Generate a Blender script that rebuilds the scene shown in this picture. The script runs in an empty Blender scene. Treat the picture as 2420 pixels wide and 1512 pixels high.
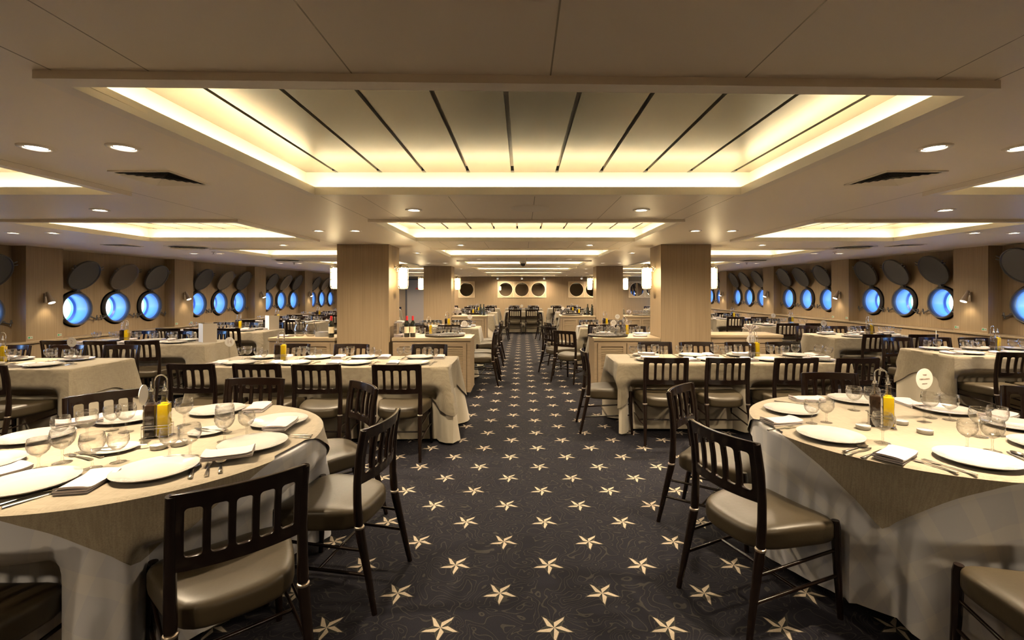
import bpy, bmesh, math, random
from mathutils import Vector, Matrix, Euler
random.seed(7)
PI = math.pi
SC = bpy.context.scene
COL = SC.collection

# ------------------------------------------------------------------ camera
cd = bpy.data.cameras.new('camera')
cam = bpy.data.objects.new('camera', cd)
COL.objects.link(cam)
cam.location = (0, 0, 1.5)
cam.rotation_euler = (PI / 2, 0, 0)
cd.sensor_width = 36
cd.lens = 36 * 1110 / 2420
cd.shift_x = -25 / 2420
cd.shift_y = -69 / 2420
cd.clip_start = 0.02
SC.camera = cam

# ------------------------------------------------------------------ sky seen through the portholes
w = bpy.data.worlds.new('sky')
SC.world = w
w.use_nodes = True
wn = w.node_tree.nodes
wl = w.node_tree.links
wn.clear()
geo = wn.new('ShaderNodeTexCoord')
sep = wn.new('ShaderNodeSeparateXYZ')
rmp = wn.new('ShaderNodeValToRGB')
bgd = wn.new('ShaderNodeBackground')
wo = wn.new('ShaderNodeOutputWorld')
mp = wn.new('ShaderNodeMapRange')
mp.inputs['From Min'].default_value = -1
mp.inputs['From Max'].default_value = 1
wl.new(geo.outputs['Generated'], sep.inputs[0])
wl.new(sep.outputs['Z'], mp.inputs['Value'])
wl.new(mp.outputs[0], rmp.inputs[0])
cr = rmp.color_ramp
cr.elements[0].position = 0.0
cr.elements[0].color = (0.10, 0.24, 0.42, 1)
cr.elements[1].position = 1.0
cr.elements[1].color = (0.03, 0.18, 0.80, 1)
e = cr.elements.new(0.465); e.color = (0.30, 0.42, 0.52, 1)
e = cr.elements.new(0.492); e.color = (0.34, 0.42, 0.46, 1)
e = cr.elements.new(0.5); e.color = (0.80, 0.92, 1.0, 1)
e = cr.elements.new(0.58); e.color = (0.16, 0.46, 1.0, 1)
wl.new(rmp.outputs[0], bgd.inputs[0])
bgd.inputs[1].default_value = 7.5
wl.new(bgd.outputs[0], wo.inputs[0])

# ------------------------------------------------------------------ exposure
SC.view_settings.view_transform = 'Standard'
SC.view_settings.look = 'None'
SC.view_settings.exposure = 1.7
SC.view_settings.gamma = 1.0
SC.view_settings.use_curve_mapping = False
SC.cycles.use_denoising = True
SC.cycles.max_bounces = 12
SC.cycles.diffuse_bounces = 8
SC.cycles.glossy_bounces = 4
SC.cycles.transmission_bounces = 6
SC.cycles.transparent_max_bounces = 24
SC.cycles.sample_clamp_indirect = 4
SC.cycles.caustics_reflective = False
SC.cycles.caustics_refractive = False

LED_POWER = 12.0        # cove strip emission
SPOT_POWER = 42.0      # recessed downlights, the narrow beam
WIDE_POWER = 78.0     # and its wide spill
WARM = (1.0, 0.79, 0.53)
COVEC = (1.0, 0.85, 0.56)

# ------------------------------------------------------------------ materials
def newmat(name):
    m = bpy.data.materials.new(name)
    m.use_nodes = True
    nt = m.node_tree
    b = nt.nodes['Principled BSDF']
    return m, nt, b

def pmat(name, col, rough=0.5, metal=0.0, spec=0.5, emit=None, es=0.0, coat=0.0, trans=0.0, sheen=0.0, noise=0.0, nscale=8.0, bump=0.0, bscale=80.0, alpha=1.0):
    m, nt, b = newmat(name)
    b.inputs['Base Color'].default_value = (*col, 1)
    b.inputs['Roughness'].default_value = rough
    b.inputs['Metallic'].default_value = metal
    b.inputs['Specular IOR Level'].default_value = spec
    b.inputs['Coat Weight'].default_value = coat
    b.inputs['Coat Roughness'].default_value = 0.08
    b.inputs['Transmission Weight'].default_value = trans
    b.inputs['Sheen Weight'].default_value = sheen
    b.inputs['Alpha'].default_value = alpha
    if emit:
        b.inputs['Emission Color'].default_value = (*emit, 1)
        b.inputs['Emission Strength'].default_value = es
    if noise > 0:
        tc = nt.nodes.new('ShaderNodeTexCoord')
        n = nt.nodes.new('ShaderNodeTexNoise')
        n.inputs['Scale'].default_value = nscale
        n.inputs['Detail'].default_value = 4
        mr = nt.nodes.new('ShaderNodeMapRange')
        mr.inputs['To Min'].default_value = 1 - noise
        mr.inputs['To Max'].default_value = 1 + noise
        mx = nt.nodes.new('ShaderNodeVectorMath'); mx.operation = 'SCALE'
        mx.inputs[0].default_value = col
        nt.links.new(tc.outputs['Object'], n.inputs['Vector'])
        nt.links.new(n.outputs['Fac'], mr.inputs['Value'])
        nt.links.new(mr.outputs[0], mx.inputs['Scale'])
        nt.links.new(mx.outputs[0], b.inputs['Base Color'])
    if bump > 0:
        tc = nt.nodes.new('ShaderNodeTexCoord')
        n = nt.nodes.new('ShaderNodeTexNoise')
        n.inputs['Scale'].default_value = bscale
        bp = nt.nodes.new('ShaderNodeBump')
        bp.inputs['Strength'].default_value = bump
        bp.inputs['Distance'].default_value = 0.004
        nt.links.new(tc.outputs['Object'], n.inputs['Vector'])
        nt.links.new(n.outputs['Fac'], bp.inputs['Height'])
        nt.links.new(bp.outputs[0], b.inputs['Normal'])
    return m

class NT:
    """tiny math-node builder"""
    def __init__(s, nt): s.nt = nt
    def m(s, op, a, b=None, c=None):
        n = s.nt.nodes.new('ShaderNodeMath'); n.operation = op
        for i, v in enumerate((a, b, c)):
            if v is None: continue
            if isinstance(v, (int, float)): n.inputs[i].default_value = v
            else: s.nt.links.new(v, n.inputs[i])
        return n.outputs[0]
    def mix(s, fac, a, b):
        n = s.nt.nodes.new('ShaderNodeMix'); n.data_type = 'RGBA'
        if isinstance(fac, (int, float)): n.inputs[0].default_value = fac
        else: s.nt.links.new(fac, n.inputs[0])
        for i, v in ((6, a), (7, b)):
            if isinstance(v, tuple): n.inputs[i].default_value = (*v, 1)
            else: s.nt.links.new(v, n.inputs[i])
        return n.outputs[2]

def carpet_mat():
    m, nt, b = newmat('star_carpet')
    k = NT(nt)
    tc = nt.nodes.new('ShaderNodeTexCoord')
    sp = nt.nodes.new('ShaderNodeSeparateXYZ')
    nt.links.new(tc.outputs['Object'], sp.inputs[0])
    X, Y = sp.outputs[0], sp.outputs[1]
    PX, PY = 0.507, 0.2392
    X0, Y0 = 0.141, 2.092
    # row index and staggered cell
    ry = k.m('DIVIDE', k.m('SUBTRACT', Y, Y0), PY)
    row = k.m('ROUND', ry)
    dy = k.m('MULTIPLY', k.m('SUBTRACT', ry, row), PY)
    odd = k.m('MODULO', k.m('ABSOLUTE', row), 2)
    xx = k.m('SUBTRACT', k.m('DIVIDE', k.m('SUBTRACT', X, X0), PX), k.m('MULTIPLY', odd, 0.5))
    dx = k.m('MULTIPLY', k.m('SUBTRACT', xx, k.m('ROUND', xx)), PX)
    rho = k.m('SQRT', k.m('ADD', k.m('MULTIPLY', dx, dx), k.m('MULTIPLY', dy, dy)))
    ang = k.m('ARCTAN2', dx, k.m('MULTIPLY', dy, -1))     # zero towards -Y
    sec = 2 * PI / 5
    q = k.m('SUBTRACT', k.m('MODULO', k.m('ADD', ang, sec / 2 + 4 * sec), sec), sec / 2)
    aq = k.m('ABSOLUTE', q)
    px = k.m('MULTIPLY', rho, k.m('COSINE', aq))
    py = k.m('MULTIPLY', rho, k.m('SINE', aq))
    R, r = 0.084, 0.0325
    ax, ay = R, 0.0
    bx, by = r * math.cos(PI / 5), r * math.sin(PI / 5)
    # inside when cross((b-a),(p-a)) > 0
    cr_ = k.m('SUBTRACT', k.m('MULTIPLY', k.m('SUBTRACT', py, ay), bx - ax), k.m('MULTIPLY', k.m('SUBTRACT', px, ax), by - ay))
    inside = k.m('GREATER_THAN', cr_, 0.0)
    edge = k.m('GREATER_THAN', cr_, -0.00022)
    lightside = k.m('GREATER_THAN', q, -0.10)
    # wavy contour lines
    nz = nt.nodes.new('ShaderNodeTexNoise'); nz.inputs['Scale'].default_value = 6.5; nz.inputs['Detail'].default_value = 1.2
    nz.inputs['Roughness'].default_value = 0.45; nz.inputs['Distortion'].default_value = 0.9
    nt.links.new(tc.outputs['Object'], nz.inputs['Vector'])
    f = k.m('FRACT', k.m('MULTIPLY', nz.outputs['Fac'], 12.0))
    line = k.m('LESS_THAN', k.m('ABSOLUTE', k.m('SUBTRACT', f, 0.5)), 0.075)
    fib = nt.nodes.new('ShaderNodeTexNoise'); fib.inputs['Scale'].default_value = 220
    nt.links.new(tc.outputs['Object'], fib.inputs['Vector'])
    base = k.mix(line, (0.0085, 0.0080, 0.0115), (0.024, 0.022, 0.021))
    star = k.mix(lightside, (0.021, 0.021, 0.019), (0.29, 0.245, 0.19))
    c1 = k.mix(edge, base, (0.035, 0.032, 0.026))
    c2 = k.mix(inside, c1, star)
    fm = k.m('ADD', k.m('MULTIPLY', fib.outputs['Fac'], 0.9), 0.55)
    vs = nt.nodes.new('ShaderNodeVectorMath'); vs.operation = 'SCALE'
    nt.links.new(c2, vs.inputs[0]); nt.links.new(fm, vs.inputs['Scale'])
    nt.links.new(vs.outputs[0], b.inputs['Base Color'])
    b.inputs['Roughness'].default_value = 0.95
    b.inputs['Specular IOR Level'].default_value = 0.1
    return m

def wood_mat(name, c1, c2, rough=0.5, scale=(60, 60, 1.2)):
    m, nt, b = newmat(name)
    k = NT(nt)
    tc = nt.nodes.new('ShaderNodeTexCoord')
    mpn = nt.nodes.new('ShaderNodeMapping')
    mpn.inputs['Scale'].default_value = scale
    nt.links.new(tc.outputs['Object'], mpn.inputs[0])
    n = nt.nodes.new('ShaderNodeTexNoise'); n.inputs['Scale'].default_value = 1.0; n.inputs['Detail'].default_value = 5
    nt.links.new(mpn.outputs[0], n.inputs['Vector'])
    mr = nt.nodes.new('ShaderNodeMapRange')
    mr.inputs['From Min'].default_value = 0.3; mr.inputs['From Max'].default_value = 0.7
    nt.links.new(n.outputs['Fac'], mr.inputs['Value'])
    nt.links.new(k.mix(mr.outputs[0], c1, c2), b.inputs['Base Color'])
    b.inputs['Roughness'].default_value = rough
    b.inputs['Specular IOR Level'].default_value = 0.35
    return m

def linen_mat(name, c1, c2, s=260):
    m, nt, b = newmat(name)
    k = NT(nt)
    tc = nt.nodes.new('ShaderNodeTexCoord')
    outs = []
    for sc in ((s, s * 0.06, s), (s * 0.06, s, s * 0.06)):
        mpn = nt.nodes.new('ShaderNodeMapping'); mpn.inputs['Scale'].default_value = sc
        nt.links.new(tc.outputs['Object'], mpn.inputs[0])
        n = nt.nodes.new('ShaderNodeTexNoise'); n.inputs['Scale'].default_value = 1.0; n.inputs['Detail'].default_value = 2
        nt.links.new(mpn.outputs[0], n.inputs['Vector'])
        outs.append(n.outputs['Fac'])
    f = k.m('MULTIPLY', k.m('ADD', outs[0], outs[1]), 0.5)
    mr = nt.nodes.new('ShaderNodeMapRange'); mr.inputs['From Min'].default_value = 0.38; mr.inputs['From Max'].default_value = 0.62
    nt.links.new(f, mr.inputs['Value'])
    nt.links.new(k.mix(mr.outputs[0], c1, c2), b.inputs['Base Color'])
    b.inputs['Roughness'].default_value = 0.9
    b.inputs['Specular IOR Level'].default_value = 0.15
    b.inputs['Sheen Weight'].default_value = 0.15
    return m

def damask_mat():
    m, nt, b = newmat('white_banded_tablecloth')
    k = NT(nt)
    tc = nt.nodes.new('ShaderNodeTexCoord')
    sp = nt.nodes.new('ShaderNodeSeparateXYZ')
    nt.links.new(tc.outputs['UV'], sp.inputs[0])
    bands = []
    for o in (sp.outputs[0], sp.outputs[1]):
        f = k.m('FRACT', k.m('MULTIPLY', o, 5.2))
        bands.append(k.m('LESS_THAN', f, 0.32))
    f = k.m('MULTIPLY', k.m('ADD', bands[0], bands[1]), 0.5)
    nt.links.new(k.mix(f, (0.32, 0.32, 0.34), (0.38, 0.365, 0.35)), b.inputs['Base Color'])
    nt.links.new(k.m('SUBTRACT', 0.75, k.m('MULTIPLY', f, 0.3)), b.inputs['Roughness'])
    b.inputs['Sheen Weight'].default_value = 0.2
    return m

def glass_mat(name, tint=(1, 1, 1), amt=0.96, rough=0.02):
    m, nt, b = newmat(name)
    nt.nodes.remove(b)
    out = nt.nodes['Material Output']
    tr = nt.nodes.new('ShaderNodeBsdfTransparent'); tr.inputs[0].default_value = (*[c * amt for c in tint], 1)
    gl = nt.nodes.new('ShaderNodeBsdfGlossy'); gl.inputs['Roughness'].default_value = rough
    lw = nt.nodes.new('ShaderNodeLayerWeight'); lw.inputs[0].default_value = 0.35
    k = NT(nt)
    f = k.m('ADD', k.m('MULTIPLY', k.m('POWER', lw.outputs['Facing'], 1.5), 0.85), 0.06)
    mx = nt.nodes.new('ShaderNodeMixShader')
    nt.links.new(f, mx.inputs[0]); nt.links.new(tr.outputs[0], mx.inputs[1]); nt.links.new(gl.outputs[0], mx.inputs[2])
    nt.links.new(mx.outputs[0], out.inputs[0])
    return m

def emit_mat(name, col, s):
    m, nt, b = newmat(name)
    b.inputs['Base Color'].default_value = (*col, 1)
    b.inputs['Emission Color'].default_value = (*col, 1)
    b.inputs['Emission Strength'].default_value = s
    return m

def ceiling_mat():
    m, nt, b = newmat('painted_metal_ceiling')
    k = NT(nt)
    tc = nt.nodes.new('ShaderNodeTexCoord')
    sp = nt.nodes.new('ShaderNodeSeparateXYZ')
    nt.links.new(tc.outputs['Object'], sp.inputs[0])
    X, Y = sp.outputs[0], sp.outputs[1]
    # panel joints run along the room every 0.6 m, and at both edges of every run of coves
    fx = k.m('ABSOLUTE', k.m('SUBTRACT', k.m('FRACT', k.m('ADD', k.m('DIVIDE', k.m('SUBTRACT', X, 0.085), 0.6), 0.5)), 0.5))
    l1 = k.m('LESS_THAN', fx, 0.004)
    mid = k.m('LESS_THAN', k.m('ABSOLUTE', k.m('SUBTRACT', X, 0.04)), 1.39)
    l1 = k.m('MULTIPLY', l1, mid)
    for xx in (-1.40, 1.47, -2.60, 2.66, -4.82, 4.80):
        l = k.m('LESS_THAN', k.m('ABSOLUTE', k.m('SUBTRACT', X, xx)), 0.003)
        l1 = k.m('MAXIMUM', l1, l)
    nt.links.new(k.mix(l1, (0.93, 0.85, 0.72), (0.36, 0.31, 0.22)), b.inputs['Base Color'])
    b.inputs['Roughness'].default_value = 0.42
    b.inputs['Specular IOR Level'].default_value = 0.4
    return m

M = {}
M['carpet'] = carpet_mat()
M['ceiling'] = ceiling_mat()
M['paint'] = pmat('cream_paint', (0.88, 0.82, 0.72), 0.42)
M['cove'] = pmat('cove_white_paint', (0.72, 0.69, 0.60), 0.5)
M['panel'] = pmat('satin_metal_panel', (0.22, 0.205, 0.16), 0.34, metal=0.45)
M['slot'] = pmat('grey_slot_track', (0.55, 0.50, 0.42), 0.5)
M['black'] = pmat('black_plastic', (0.01, 0.01, 0.012), 0.35)
M['oak'] = wood_mat('pale_oak_veneer', (0.225, 0.160, 0.094), (0.285, 0.210, 0.128), 0.5)
M['oak_side'] = wood_mat('pale_oak_sideboard', (0.22, 0.16, 0.100), (0.28, 0.21, 0.135), 0.45, (2, 60, 60))
M['oak_top'] = wood_mat('pale_oak_top', (0.25, 0.19, 0.12), (0.31, 0.24, 0.155), 0.35, (2, 60, 60))
M['darkwood'] = pmat('dark_stained_wood', (0.007, 0.0035, 0.0024), 0.18, spec=0.35, coat=0.15, noise=0.3, nscale=30)
M['leather'] = pmat('taupe_leather', (0.036, 0.027, 0.015), 0.42, spec=0.3, noise=0.08, nscale=6, bump=0.12, bscale=60)
M['linen'] = linen_mat('beige_linen', (0.145, 0.121, 0.086), (0.195, 0.166, 0.121))
M['cloth'] = pmat('cream_cotton_cloth', (0.33, 0.29, 0.225), 0.85, sheen=0.2)
M['damask'] = damask_mat()
M['china'] = pmat('white_china', (0.30, 0.29, 0.275), 0.12, spec=0.6, coat=0.3)
M['napkin'] = pmat('blush_white_napkin', (0.32, 0.28, 0.275), 0.85, sheen=0.2)
M['steel'] = pmat('polished_steel', (0.62, 0.60, 0.57), 0.16, metal=1.0)
M['chrome'] = pmat('chrome', (0.8, 0.78, 0.74), 0.07, metal=1.0)
M['brass'] = pmat('warm_metal', (0.62, 0.50, 0.36), 0.2, metal=1.0)
M['satin'] = pmat('satin_nickel', (0.42, 0.36, 0.30), 0.38, metal=1.0)
M['iron'] = pmat('dark_grey_painted_iron', (0.055, 0.055, 0.06), 0.36)
M['irongrey'] = pmat('brown_grey_painted_iron', (0.16, 0.14, 0.12), 0.34, metal=0.4)
M['hull'] = pmat('daylight_blue_porthole_lining', (0.19, 0.33, 0.62), 0.3)  # white lining; the blue daylight falling on it is put into the colour
M['glass'] = glass_mat('clear_glass', amt=0.985)
M['pane'] = glass_mat('porthole_glass', (0.96, 0.98, 1.0), 0.97, 0.0)
M['oil'] = pmat('olive_oil', (0.72, 0.50, 0.01), 0.06, trans=0.35, spec=0.6)
M['vinegar'] = pmat('dark_vinegar', (0.018, 0.010, 0.006), 0.08, spec=0.6)
M['lamp'] = emit_mat('lit_downlight', (1.0, 0.90, 0.72), 14)
M['lantern'] = emit_mat('lit_frosted_glass', (1.0, 0.77, 0.42), 9)
M['bulb'] = emit_mat('lit_spot_lens', (1.0, 0.85, 0.6), 10)
M['led'] = emit_mat('warm_led_strip', COVEC, LED_POWER)
M['mirror'] = pmat('mirror', (0.85, 0.85, 0.85), 0.01, metal=1.0)
M['mframe'] = wood_mat('mirror_surround_oak', (0.46, 0.34, 0.21), (0.56, 0.43, 0.28), 0.4)
M['rim'] = pmat('cream_mirror_rim', (0.72, 0.60, 0.42), 0.35)
M['sign'] = pmat('white_acrylic_sign', (0.42, 0.40, 0.37), 0.3)
M['print'] = pmat('grey_print', (0.22, 0.17, 0.14), 0.6)
M['green'] = pmat('green_sign_print', (0.02, 0.28, 0.12), 0.5)
M['wine'] = pmat('dark_wine_bottle_glass', (0.012, 0.014, 0.010), 0.06, spec=0.7)
M['redcap'] = pmat('red_foil', (0.45, 0.01, 0.015), 0.35)
M['label'] = pmat('cream_paper_label', (0.66, 0.56, 0.38), 0.7)
M['tray'] = pmat('dark_non_slip_tray', (0.028, 0.023, 0.018), 0.45)
M['grey'] = pmat('grey_wall_panel', (0.26, 0.23, 0.22), 0.5)
M['darkvoid'] = pmat('dark_vent_interior', (0.02, 0.018, 0.016), 0.8)
M['menu'] = pmat('menu_card', (0.50, 0.52, 0.57), 0.5)  # white card, with the window light on this page put into the colour
M['menushade'] = pmat('menu_card_shaded_page', (0.26, 0.22, 0.175), 0.6)  # same white card, shade on the page away from the windows painted in
M['redled'] = pmat('red_sign', (0.6, 0.03, 0.02), 0.5)
M['board'] = pmat('table_board', (0.3, 0.22, 0.14), 0.6)

# ------------------------------------------------------------------ mesh helpers
def link(name, me, parent=None, loc=None, rz=None):
    o = bpy.data.objects.new(name, me)
    COL.objects.link(o)
    if parent is not None: o.parent = parent
    if loc is not None: o.location = loc
    if rz is not None: o.rotation_euler = (0, 0, rz)
    return o

def finish(bm, name, mats, smooth=None, recalc=True):
    if recalc:
        bmesh.ops.recalc_face_normals(bm, faces=bm.faces)
    me = bpy.data.meshes.new(name)
    bm.to_mesh(me); bm.free()
    if not isinstance(mats, (list, tuple)): mats = [mats]
    for m in mats: me.materials.append(m)
    if smooth is not None:
        for p in me.polygons: p.use_smooth = True
        if smooth < 180:
            try: me.set_sharp_from_angle(angle=math.radians(smooth))
            except Exception: pass
    return me

def tag(o, label=None, cat=None, group=None, kind=None):
    if label: o['label'] = label
    if cat: o['category'] = cat
    if group: o['group'] = group
    if kind: o['kind'] = kind
    return o

def thing(name, label, cat, loc=(0, 0, 0), rz=0, group=None):
    o = bpy.data.objects.new(name, None)
    COL.objects.link(o)
    o.empty_display_size = 0.1
    o.location = loc; o.rotation_euler = (0, 0, rz)
    return tag(o, label, cat, group)

def box(bm, x0, x1, y0, y1, z0, z1, mi=0, bev=0.0):
    vs = [bm.verts.new(p) for p in ((x0, y0, z0), (x1, y0, z0), (x1, y1, z0), (x0, y1, z0), (x0, y0, z1), (x1, y0, z1), (x1, y1, z1), (x0, y1, z1))]
    fs = []
    for idx in ((0, 3, 2, 1), (4, 5, 6, 7), (0, 1, 5, 4), (1, 2, 6, 5), (2, 3, 7, 6), (3, 0, 4, 7)):
        f = bm.faces.new([vs[i] for i in idx]); f.material_index = mi; fs.append(f)
    if bev > 0:
        ed = list({e for f in fs for e in f.edges})
        bmesh.ops.bevel(bm, geom=ed, offset=bev, segments=2, affect='EDGES', profile=0.6)
    return vs

def lathe(bm, prof, seg=20, mi=0, c=(0, 0, 0), axis='Z', caps=(False, False)):
    rings = []
    for r, z in prof:
        ring = []
        if r < 1e-6:
            ring = [bm.verts.new(_ax(0, 0, z, c, axis))]
        else:
            for i in range(seg):
                a = 2 * PI * i / seg
                ring.append(bm.verts.new(_ax(r * math.cos(a), r * math.sin(a), z, c, axis)))
        rings.append(ring)
    for a, b in zip(rings, rings[1:]):
        if len(a) == 1 and len(b) == 1: continue
        for i in range(seg):
            j = (i + 1) % seg
            if len(a) == 1: f = bm.faces.new((a[0], b[j], b[i]))
            elif len(b) == 1: f = bm.faces.new((a[i], a[j], b[0]))
            else: f = bm.faces.new((a[i], a[j], b[j], b[i]))
            f.material_index = mi
    for on, ring in ((caps[0], rings[0]), (caps[1], rings[-1])):
        if on and len(ring) > 1:
            f = bm.faces.new(ring); f.material_index = mi
    return rings

def _ax(x, y, z, c, axis):
    if axis == 'Z': v = (x, y, z)
    elif axis == 'Y': v = (x, z, y)
    else: v = (z, x, y)
    return (v[0] + c[0], v[1] + c[1], v[2] + c[2])

def tube(bm, pts, rad, seg=8, mi=0, close=True, flat=1.0):
    """swept tube through points; rad a number or list of radii, flat squashes the section"""
    pts = [Vector(p) for p in pts]
    if isinstance(rad, (int, float)): rad = [rad] * len(pts)
    rings = []
    up0 = None
    for i, p in enumerate(pts):
        d = (pts[min(i + 1, len(pts) - 1)] - pts[max(i - 1, 0)]).normalized()
        if up0 is None:
            up0 = Vector((0, 0, 1)) if abs(d.z) < 0.9 else Vector((1, 0, 0))
        s = d.cross(up0)
        if s.length < 1e-4: s = d.cross(Vector((0, 1, 0)))
        s.normalize(); u = s.cross(d).normalized(); up0 = u
        rings.append([bm.verts.new(p + (s * math.cos(2 * PI * k / seg) + u * math.sin(2 * PI * k / seg) * flat) * rad[i]) for k in range(seg)])
    for a, b in zip(rings, rings[1:]):
        for k in range(seg):
            f = bm.faces.new((a[k], a[(k + 1) % seg], b[(k + 1) % seg], b[k])); f.material_index = mi
    if close:
        for r in (rings[0], rings[-1]):
            f = bm.faces.new(r); f.material_index = mi
    return rings

def mk(name, fn, mats, parent=None, smooth=None, loc=None, rz=None):
    bm = bmesh.new(); fn(bm)
    return link(name, finish(bm, name, mats, smooth), parent, loc, rz)

def copytree(src, loc, rz, label=None, cat=None, group=None, name=None):
    r = src.copy(); COL.objects.link(r)
    r.location = loc; r.rotation_euler = (src.rotation_euler[0], src.rotation_euler[1], rz)
    if label: r['label'] = label
    if group: r['group'] = group
    for ch in src.children:
        c = ch.copy(); COL.objects.link(c); c.parent = r
        for g in ch.children:
            d = g.copy(); COL.objects.link(d); d.parent = c
    return r

PROTO = {}
def place(kind, builder, loc, rz, label, group=None):
    """first use builds the thing, later uses copy it with its parts"""
    if kind not in PROTO:
        o = builder()
        PROTO[kind] = (o, True)
        o.location = loc; o.rotation_euler = (0, 0, rz)
        o['label'] = label
        if group: o['group'] = group
        return o
    return copytree(PROTO[kind][0], loc, rz, label, group=group)

_txt = {}
def text_mesh(s, size, mat):
    key = (s, size)
    if key in _txt: return _txt[key]
    cu = bpy.data.curves.new('lettering', 'FONT')
    cu.body = s; cu.size = size; cu.align_x = 'CENTER'; cu.align_y = 'CENTER'; cu.extrude = 0.0004
    ob = bpy.data.objects.new('lettering_source', cu)
    COL.objects.link(ob)
    dg = bpy.context.evaluated_depsgraph_get()
    me = bpy.data.meshes.new_from_object(ob.evaluated_get(dg))
    bpy.data.objects.remove(ob)
    me.materials.clear(); me.materials.append(mat)
    me.transform(Matrix.Rotation(PI / 2, 4, 'X'))
    _txt[key] = me
    return me

# ================================================================== THE ROOM
CE = 2.155
XL, XR = -7.41, 6.96          # wall planes
PL, PR = -7.20, 6.75          # pilaster faces
YB, YF = 21.8, -2.4
BAY = 2.91
ZL, ZR = 1.20, 1.30           # porthole centres
KS = range(-1, 7)

def plain(name, quads, mat, parent=None, kind='structure'):
    bm = bmesh.new()
    for q in quads:
        bm.faces.new([bm.verts.new(p) for p in q])
    o = link(name, finish(bm, name, mat, recalc=False), parent)
    if kind: o['kind'] = kind
    return o

def slab(name, x0, x1, y0, y1, z0, z1, mat, parent=None, kind='structure', bev=0):
    bm = bmesh.new(); box(bm, x0, x1, y0, y1, z0, z1, 0, bev)
    o = link(name, finish(bm, name, mat), parent)
    if kind: o['kind'] = kind
    return o

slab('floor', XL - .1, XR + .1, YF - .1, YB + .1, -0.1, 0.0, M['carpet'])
slab('wall_front', XL - .3, XR + .3, YF - .12, YF, 0, CE + .3, M['oak'])

# ---- ceiling with its recesses
def inset(q, d):
    n = len(q); out = []
    for i in range(n):
        p0, p1, p2 = Vector(q[i - 1]), Vector(q[i]), Vector(q[(i + 1) % n])
        a = (p1 - p0).normalized(); b = (p2 - p1).normalized()
        na = Vector((-a.y, a.x)); nb = Vector((-b.y, b.x))
        t = d / (1 + na.dot(nb))
        out.append(tuple(p1 + (na + nb) * t))
    return out

TRAYS = []
for k in KS:
    y0 = 1.393 + BAY * k; y1 = y0 + 1.745
    for (xa, xb, nm) in ((-4.81, -2.61, 'L'), (-1.42, 1.49, 'C'), (2.67, 4.79, 'R')):
        dy = 0.07 if (k == 0 and nm == 'C') else 0.0
        TRAYS.append((k, nm, [(xa - (.035 if dy else 0), y0), (xb, y0 + dy), (xb, y1), (xa, y1)]))

def hole_rect(q):
    i = inset(q, 0.03)
    return i

bm = bmesh.new()
xs = [XL - .4, -4.81 + .03, -2.61 - .03, -1.42 + .03, 1.49 - .03, 2.67 + .03, 4.79 - .03, XR + .4]
prev = [YF - .1] * 8
for k in KS:
    y0 = 1.393 + BAY * k; y1 = y0 + 1.745
    aa = [y0 + .03] * 8
    if k == 0: aa[4] = y0 + .10
    b = y1 - .03
    # strip before the recesses
    for i in range(7):
        bm.faces.new([bm.verts.new(p) for p in ((xs[i], prev[i], CE), (xs[i], aa[i], CE), (xs[i + 1], aa[i + 1], CE), (xs[i + 1], prev[i + 1], CE))])
    for i in (0, 2, 4, 6):
        bm.faces.new([bm.verts.new(p) for p in ((xs[i], aa[i], CE), (xs[i], b, CE), (xs[i + 1], b, CE), (xs[i + 1], aa[i + 1], CE))])
    prev = [b] * 8
for i in range(7):
    bm.faces.new([bm.verts.new(p) for p in ((xs[i], b, CE), (xs[i], YB + .1, CE), (xs[i + 1], YB + .1, CE), (xs[i + 1], b, CE))])
bmesh.ops.remove_doubles(bm, verts=bm.verts, dist=1e-4)
r = bmesh.ops.extrude_face_region(bm, geom=bm.faces[:])
for v in [g for g in r['geom'] if isinstance(g, bmesh.types.BMVert)]: v.co.z += 0.012
cl = link('ceiling', finish(bm, 'ceiling', M['ceiling']))
cl['kind'] = 'structure'
slab('ceiling', XL - .4, XR + .4, YF - .1, YB + .1, CE + .32, CE + .36, M['darkvoid'])

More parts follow.
